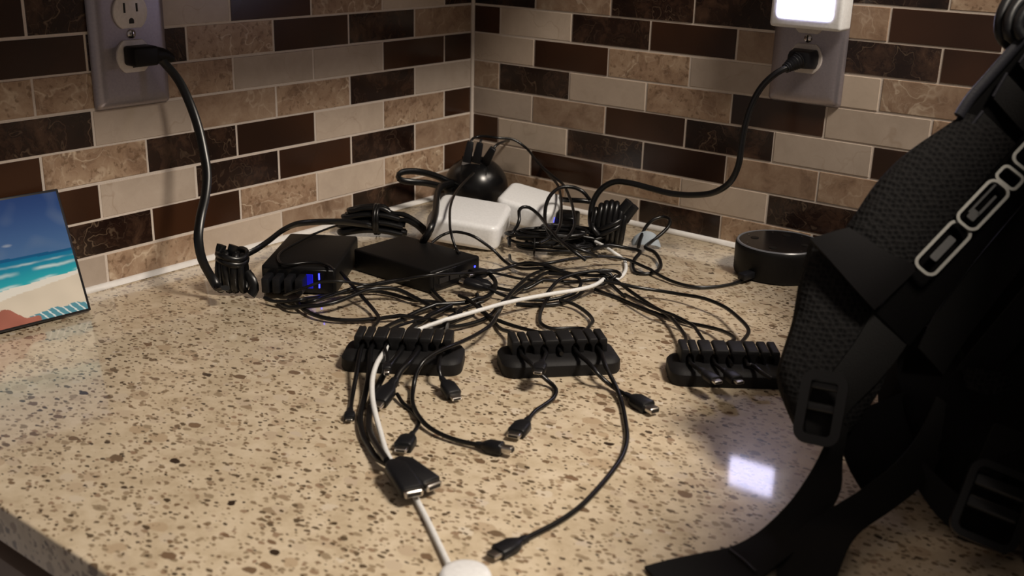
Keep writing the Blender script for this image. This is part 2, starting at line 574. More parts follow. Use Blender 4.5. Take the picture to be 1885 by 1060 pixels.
wall_left = tiled_wall('wall_left', 'L', LEFT, 0.1050, 0.0526, LEN_L, range(-6, 7))
wall_right = tiled_wall('wall_right', 'R', RIGHT, 0.0432, 0.0955, LEN_R, range(-6, 7))
ztop = row_z(-6)[1]
def caulk(name, pts, r=0.0046, mat='caulk'):
    v, f = tube_mesh(pts, r, sides=8, step=0.02)
    v = [Vector((q.x, q.y, max(q.z, -0.001))) for q in v]
    return structure(mesh_obj(name, v, f, M[mat], None, True, math.radians(60)))
caulk('trim_1', [(0.0008, -1.0, 0.0006), (0.0008, -0.6, 0.0008), (0.0008, -0.3, 0.0004), (0.0008, -0.004, 0.0006)])
caulk('trim_2', [(0.004, -0.0008, 0.0006), (0.3, -0.0008, 0.0008), (0.7, -0.0008, 0.0003), (1.1, -0.0008, 0.0006)])
caulk('trim_3', [(0.0004, -0.0004, 0.003), (0.0004, -0.0004, 0.25), (0.0004, -0.0004, ztop)], 0.0030, 'grout')
# plain painted wall above the tile
structure(bm_obj('wall_left_upper', box_bm((0.02, LEN_L, 1.6), (-0.0112, -LEN_L / 2, ztop + 0.8)), plain('wall_paint', (0.36, 0.31, 0.26), 0.8), None, False))
structure(bm_obj('wall_right_upper', box_bm((LEN_R, 0.02, 1.6), (LEN_R / 2, 0.0112, ztop + 0.8)), bpy.data.materials['wall_paint'], None, False))
structure(bm_obj('floor', box_bm((4.4, 4.4, 0.05), (1.6, -1.6, -0.945)), plain('floor_tile', (0.22, 0.18, 0.145), 0.6), None, False))

top_bm = box_bm((1.12, 0.796, 0.027), (0.56, -0.398, -0.0135), 0.0022, 3)
ct = bm_obj('countertop', top_bm, M['quartz'], None, True, math.radians(40))
tag(ct, 'speckled tan quartz countertop running into the tiled corner', 'countertop')
bc = thing('base_cabinet', 'taupe base cabinet under the open end of the quartz countertop', 'cabinet', (0.55, -0.38, -0.91))
bm_obj('body', box_bm((1.08, 0.70, 0.79), (0.55, -0.385, -0.427)), M['cabinet'], bc, False)
bm_obj('end_panel', box_bm((1.00, 0.016, 0.70), (0.55, -0.745, -0.45), 0.002, 2), M['cabinet'], bc, True)
bm_obj('toe_kick', box_bm((1.06, 0.62, 0.095), (0.55, -0.36, -0.871)), M['frame_black'], bc, False)

# wall cabinets above the splashback: they keep the room lamp off the upper tiles
def wall_cabinet(side, label):
    m = Matrix.Identity(4) if side == 'R' else Matrix.Rotation(PI / 2, 4, 'Z') @ Matrix.Scale(-1, 4, (1, 0, 0))
    z0, z1, d = ztop + 0.003, ztop + 0.75, 0.33
    t = thing('wall_cabinet', label, 'cabinet', m @ Vector((0.7, -d / 2, z0)))
    x0 = 0.36 if side == 'R' else 0.002
    bm_obj('body', box_bm((1.10 - x0, d - 0.022, z1 - z0), ((1.10 + x0) / 2, -(d - 0.022) / 2 - 0.002, (z0 + z1) / 2)), M['cabinet'], t, False, mtx=m)
    n = 2
    w = (1.10 - x0) / n
    for i in range(n):
        c = x0 + w * (i + 0.5)
        dr = bm_obj('door', box_bm((w - 0.004, 0.019, z1 - z0 - 0.004), (c, -d + 0.009, (z0 + z1) / 2), 0.002, 2), M['cabinet'], t, mtx=m)
        bm_obj('door_panel', box_bm((w - 0.13, 0.004, z1 - z0 - 0.14), (c, -d - 0.0015, (z0 + z1) / 2), 0.0015, 2), M['cabinet'], dr, mtx=m)
        hx_ = c + (w / 2 - 0.03) * (1 if i % 2 == 0 else -1)
        v, f = tube_mesh([m @ Vector(q) for q in ((hx_, -d - 0.002, z0 + 0.05), (hx_, -d - 0.028, z0 + 0.056), (hx_, -d - 0.030, z0 + 0.10), (hx_, -d - 0.028, z0 + 0.144), (hx_, -d - 0.002, z0 + 0.15))], 0.0045)
        mesh_obj('handle', v, f, M['plate'], dr)
    return t
wall_cabinet('L', 'taupe wall cabinet mounted over the tiles with the bare outlet socket')

# ------------------------------------------------------------------ outlets
def wall_frame(side, along, z):
    """Local X runs to the viewer's right along the wall, Y up, Z out of the wall."""
    if side == 'L': m = Matrix(((0, 0, 1, 0.0), (1, 0, 0, -along), (0, 1, 0, z), (0, 0, 0, 1)))
    else: m = Matrix(((1, 0, 0, along), (0, 0, -1, 0.0), (0, 1, 0, z), (0, 0, 0, 1)))
    return m
def outlet(side, along, z, label):
    m = wall_frame(side, along, z)
    base = m @ Vector((0, -0.064, 0))
    t = thing('wall_outlet', label, 'outlet', base, group=None)
    w, h = 0.0775, 0.131
    # plate with rolled edges
    rings = []
    V, F = [], []
    for inset, d in ((0.0, 0.0008), (0.0006, 0.0032), (0.0030, 0.0060), (0.0075, 0.0074), (0.012, 0.0077)):
        pts = rrect(w - 2 * inset, h - 2 * inset, max(0.0045 - inset * 0.3, 0.001), 4)
        rings.append([(x, y, d) for x, y in pts])
    n = len(rings[0])
    for rg in rings: V += rg
    for a in range(len(rings) - 1):
        for i in range(n):
            j = (i + 1) % n
            F.append((a * n + i, a * n + j, (a + 1) * n + j, (a + 1) * n + i))
    F.append(tuple((len(rings) - 1) * n + i for i in range(n)))
    mesh_obj('plate', [m @ Vector(v) for v in V], F, M['plate'], t, True, math.radians(50))
    for s in (1, -1):
        R, hh = 0.0172, 0.0143
        pts = []
        a0 = math.asin(hh / R)
        for i in range(13): a = -a0 + 2 * a0 * i / 12; pts.append((R * math.cos(a), R * math.sin(a)))
        for i in range(13): a = PI - a0 + 2 * a0 * i / 12; pts.append((R * math.cos(a), R * math.sin(a)))
        pts = [(x, y + s * 0.0194) for x, y in pts]
        bm = prism_bm(pts, 0.0028, 0.0006, 2)
        bm.transform(m @ Matrix.Translation((0, 0, 0.0070)))
        f = bm_obj('receptacle', bm, M['ivory'], t)
        for sx, hw in ((-0.0063, 0.0085), (0.0063, 0.0072)):
            b = box_bm((0.0019, hw, 0.0012), (sx, s * 0.0194 + 0.0035, 0.00955))
            bm_obj('slot', b, M['slot'], f, False, None, mtx=m)
        g = prism_bm([(0.0024 * math.cos(q * PI / 8), 0.0024 * math.sin(q * PI / 8)) for q in range(9)] + [(-0.0024, -0.0024), (0.0024, -0.0024)], 0.0012)
        bm_obj('ground_slot', g, M['slot'], f, False, None, mtx=m @ Matrix.Translation((0, s * 0.0194 - 0.0078, 0.0090)))
    sc1 = lathe([(0, 0), (0.0042, 0), (0.0042, 0.0010), (0.0034, 0.0017), (0, 0.0021)], 20)
    sb = bm_obj('screw', sc1, M['screw'], t, mtx=m @ Matrix.Translation((0, 0, 0.0076)))
    bm_obj('screw_groove', box_bm((0.0010, 0.0066, 0.0004), (0, 0, 0.0097)), M['slot'], sb, False, None, mtx=m)
    return m
mL = outlet('L', 0.4850, 0.2303, 'nickel-plated outlet with bare upper socket and flat black plug below')
mR = outlet('R', 0.4400, 0.2303, 'nickel-plated outlet carrying a glowing night light above a black plug')

# night light
nl = thing('night_light', 'white plug-in night light with glowing square panel on an outlet', 'night light', (0.4455, -0.02, 0.2415))
bm_obj('housing', box_bm((0.0735, 0.026, 0.080), (0.4465, -0.0232, 0.2818), 0.0035, 3), M['white_plastic'], nl)
pb = prism_bm(rrect(0.057, 0.055, 0.004, 4), 0.0016, 0.0005, 2)
bm_obj('light_panel', pb, M['lamp_panel'], nl, mtx=Matrix.Translation((0.4455, -0.0358, 0.2785)) @ Matrix.Rotation(PI / 2, 4, 'X'))

# ------------------------------------------------------------------ leaning beach print
bt = Vector((0.0495, -0.575, 0)); tp = Vector((0.0105, -0.5708, 0.1025))
pr_ang = math.atan2(bt.x - tp.x, 0.1025)
Lp, Wp = (tp - bt).length, 0.150
ax = (Vector((0.0431, -0.6557, 0)) - bt); ax.z = 0; ax.normalize()
upv = (tp - bt); upv = (upv - ax * upv.dot(ax)).normalized()
nv = upv.cross(ax); 
if nv.x < 0: nv = -nv
pic = thing('photo_print', 'beach photo print with black edges leaning on the tiled wall', 'picture', bt)
mp = Matrix((ax, upv, nv)).transposed().to_4x4(); mp.translation = bt
pbm = box_bm((Wp, Lp, 0.006), (Wp / 2, Lp / 2, -0.0036), 0.0012, 2)
zmin = min((mp @ v.co).z for v in pbm.verts)
mp = Matrix.Translation((0, 0, max(0, 0.0003 - zmin))) @ mp
panel = bm_obj('panel', pbm, M['frame_black'], pic, mtx=mp)
def beach(s, t):
    """s mm from the near edge, t 0 top .. 1 bottom: the printed picture's own colours."""
    nz = noise.noise(Vector((s * 0.05, t * 6, 0.0)))
    n2 = noise.noise(Vector((s * 0.3, t * 40, 3.0)))
    ts = t + s * 0.0002
    if ts < 0.478:
        k = ts / 0.478
        c = Vector((0.012, 0.045, 0.185)).lerp(Vector((0.060, 0.135, 0.30)), k ** 1.4)
        c = c.lerp(Vector((0.16, 0.22, 0.33)), max(0, nz - 0.15) * 0.5)
        q = ((s - 56) / 5.0) ** 2 + ((ts - 0.375) / 0.014) ** 2
        if q < 1: c = c.lerp(Vector((0.30, 0.36, 0.46)), (1 - q) * 0.7)
        return c
    if ts < 0.50: return Vector((0.006, 0.085, 0.22))
    shore = 0.665 + 0.0008 * s + 0.010 * nz
    if ts < shore:
        k = (ts - 0.50) / (shore - 0.50)
        c = Vector((0.004, 0.14, 0.30)).lerp(Vector((0.025, 0.36, 0.44)), k)
        for w0, amp, th in ((0.22, 0.55, 0.06), (0.50, 0.75, 0.10), (0.93, 0.8, 0.08)):
            line = w0 + 0.05 * noise.noise(Vector((s * 0.035, w0 * 9, 4.0))) + 0.02 * noise.noise(Vector((s * 0.2, w0 * 5, 1.0)))
            e = max(0.0, 1 - abs(k - line) / th) * max(0.0, 0.5 + 1.3 * noise.noise(Vector((s * 0.06, w0 * 7, 8.0))))
            c = c.lerp(Vector((0.58, 0.70, 0.73)), min(1.0, e) * amp)
        return c
    if ts < shore + 0.03 + 0.0006 * s: c = Vector((0.66, 0.66, 0.63))
    else: c = Vector((0.60, 0.55, 0.47)) * (1 + 0.10 * nz)
    if t > 0.93 + 0.05 * math.sin(s * 0.35) * 0.2 and s < 55 + 2 * math.sin(t * 60) and t > 0.955 - 0.0012 * (55 - s) * 1.2:
        c = Vector((0.09, 0.27, 0.36))
        if (s * 0.45 + t * 40) % 3 < 0.7: c = Vector((0.62, 0.70, 0.74))
    if s > 44 and t > 0.985 - (s - 44) * 0.0042 + 0.02 * math.sin(s * 0.25) and t > 0.72:
        c = Vector((0.33, 0.125, 0.095)) * (1 + 0.35 * nz)
    return c
nx, ny = 200, 150
V = []; F = []; cols = []
m_ = 0.0028
for j in range(ny + 1):
    for i in range(nx + 1):
        s = m_ + (Wp - 2 * m_) * i / nx; q = m_ * 0.8 + (Lp - 1.6 * m_) * j / ny
        V.append(mp @ Vector((s, q, 0.0002 - 0.0006 + 0.0006)))
        cols.append(beach(s * 1000, 1 - j / ny))
for j in range(ny):
    for i in range(nx):
        a = j * (nx + 1) + i
        F.append((a, a + 1, a + nx + 2, a + nx + 1))
pp = mesh_obj('printed_photo', [v + nv * -0.0003 for v in V], F, M['print'], pic, False)
ca = pp.data.color_attributes.new('Col', 'FLOAT_COLOR', 'POINT')
for i, c in enumerate(cols): ca.data[i].color = (max(0, c.x), max(0, c.y), max(0, c.z), 1)

# ------------------------------------------------------------------ chargers
def turned(loc, yaw, ry=0, rx=0): return loc, (rx, ry, yaw)

# six-port hub with blue light
hubA = thing('charging_hub', 'black box charging hub with blue light bars and cords plugged along its end', 'charger',
             (0.1161, -0.3779, 0.0), (0, 0, math.radians(34.5)), turned=True)
A_, B_, H_ = 0.070, 0.107, 0.0272
bm_obj('case', box_bm((A_, B_, H_), (0, 0, H_ / 2 + 0.0002), 0.0028, 3), M['black_plastic'], hubA)
bm_obj('face_plate', box_bm((A_ - 0.004, 0.0012, H_ - 0.005), (0, -B_ / 2 - 0.0003, H_ / 2), 0.0004, 1), M['gloss_black'], hubA)
for i, x in enumerate((-0.0265, -0.0165, -0.0055, 0.0045)):
    pmt = M['plug_black']
    bm = box_bm((0.0072, 0.019, 0.0145), (x, -B_ / 2 - 0.0098, 0.0135), 0.0014, 2)
    prt = bm_obj('port', box_bm((0.0062, 0.0008, 0.0135), (x, -B_ / 2 - 0.0012, 0.0135)), M['slot'], hubA, False)
    bm_obj('cord_plug', bm, pmt, hubA)
bm_obj('port', box_bm((0.0062, 0.0008, 0.0135), (0.0105, -B_ / 2 - 0.0012, 0.0135), 0.0002, 1), M['blue_port'], hubA, False)
for z in (0.0185, 0.0095):
    bm_obj('light_bar', box_bm((0.0012, 0.0008, 0.0062 if z > 0.015 else 0.004), (0.0195, -B_ / 2 - 0.0012, z)), M['blue_led'], hubA, False)

hubB = thing('charging_hub', 'flat black charging hub with ports in its short end, in front of the white chargers', 'charger',
             (0.1855, -0.304, 0.0), (0, 0, math.radians(-1.5)), turned=True)
bm_obj('case', box_bm((0.105, 0.070, 0.0222), (0, 0, 0.0113), 0.002, 3), M['black_plastic'], hubB)
bm_obj('face_plate', box_bm((0.0012, 0.062, 0.0175), (0.0527, 0, 0.0111), 0.0004, 1), M['gloss_black'], hubB)
for y in (-0.018, -0.003, 0.011):
    bm_obj('port', box_bm((0.0008, 0.0125, 0.0050), (0.0535, y, 0.0105)), M['slot'], hubB, False)
bm_obj('light_dot', box_bm((0.0008, 0.0016, 0.0016), (0.0535, 0.0265, 0.0135)), M['blue_led'], hubB, False)

def brick(label, loc, size, ang, rad):
    t = thing('laptop_charger', label, 'charger', loc, tuple(math.radians(a) for a in ang), turned=True)
    bm = box_bm(size, (0, 0, 0))
    ver = [e for e in bm.edges if abs(e.verts[0].co.z - e.verts[1].co.z) > size[2] * 0.9]
    bmesh.ops.bevel(bm, geom=ver, offset=rad, segments=5, profile=0.5, affect='EDGES')
    bmesh.ops.bevel(bm, geom=[e for e in bm.edges if abs(e.verts[0].co.z - e.verts[1].co.z) < 1e-6 and abs(abs(e.verts[0].co.z) - size[2] / 2) < 1e-6 and len([f for f in e.link_faces if len(f.verts) > 4]) == 1],
                    offset=0.0055, segments=4, profile=0.5, affect='EDGES')
    bm_obj('case', bm, M['white_plastic'], t)
    bm_obj('duckhead', box_bm((0.0012, size[1] * 0.45, size[2] * 0.62), (size[0] / 2 + 0.0003, 0, 0), 0.0005, 2), plain('grey_end_cap', (0.42, 0.41, 0.40), 0.4) if 'grey_end_cap' not in bpy.data.materials else bpy.data.materials['grey_end_cap'], t)
    bm_obj('seam', box_bm((0.0006, size[1] * 0.94, size[2] * 0.86), (-size[0] / 2 + 0.014, 0, 0)), M['white_plastic'], t)
    return t
brick('large white laptop charger block just behind the flat black hub', (0.1495, -0.1805, 0.0214), (0.080, 0.080, 0.028), (5.0, 5.5, 28.0), 0.011)
w2 = brick('smaller white laptop charger block tucked into the tile corner', (0.1623, -0.0893, 0.0222), (0.066, 0.066, 0.0275), (5.1, 10.8, 22.3), 0.010)
bm_obj('status_light', box_bm((0.0008, 0.0012, 0.006), (0.0336, -0.014, 0.0)), M['blue_led'], w2, False)

# domed hub in the corner
orb = thing('charging_dome', 'glossy black domed charging hub in the tile corner with plugs on top', 'charger', (0.050, -0.050, 0.0))
prof = [(0.0, 0.0), (0.034, 0.0), (0.0375, 0.002), (0.0392, 0.010), (0.0396, 0.020)]
for i in range(1, 13):
    a = PI / 2 * i / 12
    prof.append((0.0396 * math.cos(a) if i < 12 else 0.0, 0.020 + 0.038 * math.sin(a)))
bm_obj('dome', lathe(prof, 48), M['gloss_black'], orb, mtx=Matrix.Translation((0.050, -0.050, 0.0)))
vd = Vector((0.60, -0.80, 0)).normalized(); vr = Vector((0.80, 0.60, 0))
def orb_pt(lx, el):
    """Point on the dome: lx mm along the viewer's right, el elevation angle towards the room."""
    z = 0.020 + 0.038 * math.sin(el); rr = 0.0396 * math.cos(el)
    d = vd * math.sqrt(max(0, rr * rr - lx * lx)) + vr * lx
    return Vector((0.050, -0.050, 0)) + d + Vector((0, 0, z))
strip = []
for i in range(9):
    el = math.radians(35 + 10 * i * 0.75); strip.append((orb_pt(-0.017, el) * 1.0, orb_pt(0.014, el)))
ribbon('port_strip', strip, 0.0012, M['black_plastic'], orb, nrm=(0.5, -0.6, 0.6))

# ------------------------------------------------------------------ cable organizers
def organizer(ox, oy, ang, label):
    t = thing('cable_organizer', label, 'cable organizer', (ox, oy, 0), (0, 0, math.radians(ang)), group='weighted cable organizers', turned=True)
    # base: low rounded block with a sloping shoulder
    out = []
    V, F = [], []
    L0, D0 = 0.0955, 0.043
    rings = []
    for ins, z in ((0.0008, 0.0), (0.0, 0.0015), (0.0002, 0.0095), (0.0020, 0.0118), (0.0062, 0.0132), (0.0085, 0.0136)):
        rings.append([(x + L0 / 2, y + D0 / 2, z) for x, y in rrect(L0 - 2 * ins, D0 - 2 * ins, max(0.011 - ins, 0.003), 6)])
    n = len(rings[0])
    for r in rings: V += r
    for a in range(len(rings) - 1):
        for i in range(n): F.append((a * n + i, a * n + (i + 1) % n, (a + 1) * n + (i + 1) % n, (a + 1) * n + i))
    F.append(tuple(reversed(range(n)))); F.append(tuple((len(rings) - 1) * n + i for i in range(n)))
    mesh_obj('base', V, F, M['organizer'], t, True, math.radians(35))
    x0, x1 = 0.0090, 0.0860
    cuts = [x0] + [x0 + (x1 - x0) * q for q in (0.09, 0.19, 0.335, 0.495, 0.662, 0.797, 0.906)] + [x1]
    for i in range(8):
        a, b = cuts[i] + 0.0005, cuts[i + 1] - 0.0005
        if i == 0: a = cuts[0]
        if i == 7: b = cuts[8]
        ha = 0.0 if i == 0 else 0.0025       # hollow under each lip
        hb = 0.0 if i == 7 else 0.0025
        prof = [(a + ha, 0.0120), (b - hb, 0.0120), (b - hb, 0.0182), (b - hb * 0.45, 0.0206), (b, 0.0218), (b, 0.0236), (b - 0.0009, 0.0248),
                (a + 0.0009, 0.0248), (a, 0.0236), (a, 0.0218), (a + ha * 0.45, 0.0206), (a + ha, 0.0182)]
        bm = prism_bm(prof, 0.0225, 0.0008, 2)
        mt = Matrix(((1, 0, 0, 0), (0, 0, -1, 0.0385), (0, 1, 0, 0), (0, 0, 0, 1)))
        bm_obj('tooth', bm, M['organizer'], t, mtx=mt)
    return t
organizer(0.3065, -0.5238, 34.9, 'slotted black cable organizer holding the white cable')
organizer(0.4123, -0.4510, 47.7, 'slotted black cable organizer with a long cable looping forward from it')
organizer(0.5168, -0.3761, 37.1, 'slotted black cable organizer half hidden behind the backpack')

# ------------------------------------------------------------------ cables
R1 = 0.00175
def plug(parent, pos, d, size, rc, tip, up=(0, 0, 1), mat=None, tipmat=None, blunt=False):
    """Moulded plug: strain relief, housing, metal tip.  size = (length, width, height)."""
    L, w, h = size
    d = Vector(d).normalized()
    end = pos.z + d.z * (L + (tip[0] if tip else 0))
    if end < h / 2 + 0.0003:      # the housing lies on the counter, it does not dive into it
        d = Vector((d.x, d.y, 0)).normalized() * L + Vector((0, 0, h / 2 + 0.0003 - pos.z))
    m = basis(pos, d, z=up)
    V, F = [], []
    st = [(0.0, rc * 1.15, rc * 1.15), (0.16, rc * 1.35, rc * 1.3), (0.22, rc * 1.2, rc * 1.2), (0.34, w * 0.36, h * 0.40), (0.50, w * 0.5, h * 0.5), (0.96, w * 0.5, h * 0.5), (1.0, w * 0.45, h * 0.43)]
    if blunt: st = [(0.0, rc * 1.15, rc * 1.15), (0.06, w * 0.36, h * 0.36), (0.20, w * 0.5, h * 0.5), (0.97, w * 0.5, h * 0.5), (1.0, w * 0.46, h * 0.43)]
    n = 16
    for a, hw, hh in st:
        for i in range(n):
            an = 2 * PI * i / n
            c, s = math.cos(an), math.sin(an)
            e = 0.5
            V.append(m @ Vector((a * L, hw * math.copysign(abs(c) ** e, c), hh * math.copysign(abs(s) ** e, s))))
    for a in range(len(st) - 1):
        for i in range(n): F.append((a * n + i, a * n + (i + 1) % n, (a + 1) * n + (i + 1) % n, (a + 1) * n + i))
    F.append(tuple(reversed(range(n)))); F.append(tuple((len(st) - 1) * n + i for i in range(n)))
    bmq = bmesh.new()
    vs = [bmq.verts.new(v) for v in V]
    for f in F: bmq.faces.new([vs[i] for i in f])
    o = bm_obj('plug', bmq, mat or M['plug_black'], parent, True, math.radians(35))
    if tip:
        tl, tw, th = tip
        b = prism_bm(rrect(tw, th, min(tw, th) * 0.3, 3), tl, 0.0)
        bmesh.ops.bevel(b, geom=[e for e in b.edges if e.verts[0].co.z > tl * 0.9 and e.verts[1].co.z > tl * 0.9], offset=min(tw, th) * 0.12, segments=1, affect='EDGES')
        mt = m @ Matrix.Translation((L * 0.98, 0, 0)) @ Matrix(((0, 0, 1, 0), (1, 0, 0, 0), (0, 1, 0, 0), (0, 0, 0, 1)))
        bm_obj('connector_tip', b, tipmat or M['metal'], o, mtx=mt)
        mouth = box_bm((0.0004, tw * 0.72, th * 0.5), (L * 0.98 + tl + 0.0001, 0, 0))
        bm_obj('connector_mouth', mouth, M['slot'], o, False, None, mtx=m)
    return o
KIND = {'micro': ((0.021, 0.0105, 0.0070), (0.0052, 0.0068, 0.0022)),
        'usb_c': ((0.025, 0.0115, 0.0065), (0.0060, 0.0084, 0.0027)),
        'mini': ((0.024, 0.0105, 0.0078), (0.0068, 0.0072, 0.0036)),
        'usb_a': ((0.026, 0.0150, 0.0080), (0.0060, 0.0120, 0.0045)),
        'barrel': ((0.020, 0.0090, 0.0085), (0.0080, 0.0056, 0.0050))}
def cable(name, label, pts, r=R1, end=None, start=None, mat=None, group='loose black charging cables', cat='cable', flat=1.0, up=(0, 0, 1), ups=(0, 0, 1), size=1.0, sides=8, **kw):
    kw.setdefault('zmin', r)
    o = tube(name, pts, r, mat or M['black_rubber'], flat=flat, up=up, sides=sides, **kw)
    tag(o, label, cat, group)
    for which, kd in (('e', end), ('s', start)):
        if not kd: continue
        a, b = (Vector(pts[-1]), Vector(pts[-2])) if which == 'e' else (Vector(pts[0]), Vector(pts[1]))
        sz, tp = KIND[kd]
        plug(o, a, a - b, tuple(q * size for q in sz), r, tuple(q * size for q in tp), ups)
    return o

# power cords
cord = cable('power_cable', 'flat black power cord from the outlet beside the beach photo, knotted on the counter',
    [(0.017, -0.475, 0.2104), (0.02, -0.467, 0.2081), (0.024, -0.4612, 0.2011), (0.03, -0.4539, 0.1873), (0.038, -0.4496, 0.1669), (0.047, -0.4494, 0.1479), (0.058, -0.4529, 0.1257), (0.068, -0.4583, 0.1078), (0.077, -0.4683, 0.0908), (0.086, -0.4817, 0.0747), (0.093, -0.4907, 0.0577), (0.098, -0.4918, 0.0396), (0.103, -0.4863, 0.0219), (0.1104, -0.4854, 0.014), (0.1291, -0.4919, 0.02)],
    0.0025, group='power cords', flat=1.75, up=(0.8, 0.6, 0.0), step=0.005)
pm = wall_frame('L', 0.4835, 0.2109)
hd = box_bm((0.0255, 0.0175, 0.019), (-0.0005, 0.0012, 0.0192), 0.0030, 3)
o = bm_obj('plug', hd, M['black_plastic'], cord, mtx=pm)
pv, pf = tube_mesh([pm @ Vector(v) for v in ((0.008, 0.001, 0.0200), (0.016, 0.001, 0.0205), (0.024, -0.0005, 0.021), (0.030, -0.004, 0.0215))], lambda t: 0.0072 - 0.0038 * t, flat=1.15, up=(0, 0, 1), sides=12)
mesh_obj('strain_relief', pv, pf, M['black_plastic'], o, True, math.radians(40))
bm_obj('prong', box_bm((0.0040, 0.0016, 0.0060), (-0.0005, -0.0085, 0.0125)), M['slot'], o, False, None, mtx=pm)

kc = Vector((0.1052, -0.4665, 0)); kx = Vector((0.80, 0.60, 0)); ky = Vector((-0.60, 0.80, 0)); kz = Vector((0, 0, 1))
def kp(a, b, c): return kc + kx * a / 1000 + ky * b / 1000 + kz * c / 1000
def vloop(off, h, dpt, z0, lean=0.0):
    pts = []
    for i in range(14):
        t = 2 * PI * i / 14
        pts.append(kp(off + lean * math.sin(t), dpt * math.cos(t) + 6, z0 + h / 2 + h / 2 * math.sin(t)))
    return pts
tubes('knot_loop', [vloop(x, h, d, z, l) for x, h, d, z, l in ((-11, 36, 9, 3, 1), (-4.5, 38, 10, 2.8, -1), (3, 37, 10, 2.8, 1), (9.5, 35, 9, 3, 0))],
      0.0021, M['black_rubber'], cord, closed=True, flat=1.6, up=tuple(kx))
tubes('knot_band', [[kp(13.5 * math.cos(t) , 7 + 13 * math.sin(t), 33 + 2 * math.sin(2 * t) + k * 5) for t in [2 * PI * i / 14 for i in range(14)]] for k in (0, 1)],
      0.0021, M['black_rubber'], cord, closed=True, flat=1.5)
tubes('knot_end', [[kp(-8, 6, 30), kp(-11, 6, 38), kp(-9, 7, 47)], [kp(1, 7, 30), kp(0, 6, 39), kp(2, 7, 47)], [kp(13, 4, 22), kp(19, 0, 16), kp(21, -2, 8), kp(18, -4, 3)]],
      0.0024, M['black_rubber'], cord, flat=1.9, up=tuple(kx))
cable('power_cable', 'flat black cord arching from the knotted bundle over behind the charging hub',
    [(0.0862, -0.4444, 0.026), (0.0908, -0.4389, 0.03), (0.0923, -0.427, 0.033), (0.0859, -0.405, 0.036), (0.0734, -0.377, 0.038), (0.0609, -0.3463, 0.036), (0.0618, -0.3273, 0.034), (0.0618, -0.3048, 0.03), (0.0624, -0.2845, 0.026), (0.0616, -0.2647, 0.02), (0.0621, -0.2488, 0.015), (0.0675, -0.2411, 0.012)],
    0.0020, group='power cords', flat=1.7, up=(0.1, 0.1, 1))

thick = cable('power_cable', 'thick round black power cord from the night light outlet, curving down to the tangle',
    [(0.4359, -0.04, 0.2045), (0.4312, -0.045, 0.2013), (0.425, -0.049, 0.1958), (0.4161, -0.052, 0.1845), (0.4093, -0.055, 0.1679), (0.4053, -0.058, 0.147), (0.4043, -0.06, 0.1252), (0.4038, -0.062, 0.1048), (0.3969, -0.063, 0.0869), (0.3808, -0.064, 0.0735), (0.3571, -0.066, 0.0668), (0.3329, -0.069, 0.0649), (0.3079, -0.072, 0.067), (0.2864, -0.076, 0.0694), (0.2696, -0.08, 0.0685), (0.2573, -0.086, 0.0596), (0.2509, -0.092, 0.0438), (0.2525, -0.098, 0.0263), (0.2664, -0.1145, 0.016), (0.2729, -0.1128, 0.006)],
    0.0033, group='power cords', sides=12)
pm2 = wall_frame('R', 0.4400, 0.2109)
hx = prism_bm([(-0.0125, -0.0095), (0.0125, -0.0095), (0.0145, -0.004), (0.0145, 0.004), (0.0125, 0.0095), (-0.0125, 0.0095), (-0.0145, 0.004), (-0.0145, -0.004)], 0.017, 0.0014, 2)
for v in hx.verts:
    if v.co.z > 0.009: v.co.x *= 0.80; v.co.y *= 0.84
o = bm_obj('plug', hx, M['plug_black'], thick, mtx=pm2 @ Matrix.Translation((0, 0, 0.0102)))
e0 = pm2 @ Vector((0, 0, 0.0265)); e1 = Vector((0.4342, -0.041, 0.2034))
pv, pf = tube_mesh([e0, e0.lerp(e1, 0.5), e1], lambda t: 0.0085 - 0.0040 * t + 0.0007 * math.sin(t * 40), step=0.0008, sides=14)
mesh_obj('strain_relief', pv, pf, M['plug_black'], o, True, math.radians(50))

# upright bundle of cord beside the wall
def rnd_loop(cx, cy, rx, ry, z0, h, turns, ax, seed, jit=0.0015, steps=10):
    """A coil of several turns: long axis along ax, resting at z0, building up to z0+h."""
    q = random.Random(seed)
    ax = Vector(ax).normalized(); ay = Vector((-ax.y, ax.x, 0))
    out = []
    n = int(turns * steps)
    for i in range(n + 1):
        a = 2 * PI * i / steps
        k = 0.86 + 0.16 * math.sin(a * 0.31 + seed) + 0.05 * q.random()
        sk = 0.35 * math.sin(a * 0.17 + seed * 2)
        out.append(Vector((cx, cy, z0 + h * (0.5 + 0.5 * math.sin(a * 0.23 + seed)))) + ax * rx * sk * 0.4 + ax * rx * k * math.cos(a) + ay * ry * k * math.sin(a))
    return out
bc0 = Vector((0.2784, -0.0973, 0)); bx = Vector((0.86, 0.5, 0)); by = Vector((-0.5, 0.86, 0))
def bp(a, b, c): return bc0 + bx * a / 1000 + by * b / 1000 + Vector((0, 0, c / 1000))
bundle = thing('cord_bundle', 'upright bundle of thick black cord tied beside the wall by the tangle', 'cord bundle', bc0)
tubes('cord_loop', [[bp(x + 2 * math.sin(t), 6 + d * math.cos(t), 3.2 + h / 2 + h / 2 * math.sin(t)) for t in [2 * PI * i / 14 for i in range(14)]]
      for x, d, h in ((-19, 8, 37), (-13.5, 10, 42), (-8, 11, 45), (-2.5, 12, 46), (3, 11, 45), (8.5, 9, 41), (13, 8, 36))], 0.0033, M['black_rubber'], bundle, closed=True, sides=10)
tubes('cord_wrap', [[bp(16 * math.cos(t) - 3, 6 + 15 * math.sin(t), 20 + 8 * math.cos(t) + k * 6) for t in [2 * PI * i / 16 for i in range(16)]] for k in (0, 1)], 0.0027, M['black_rubber'], bundle, closed=True)
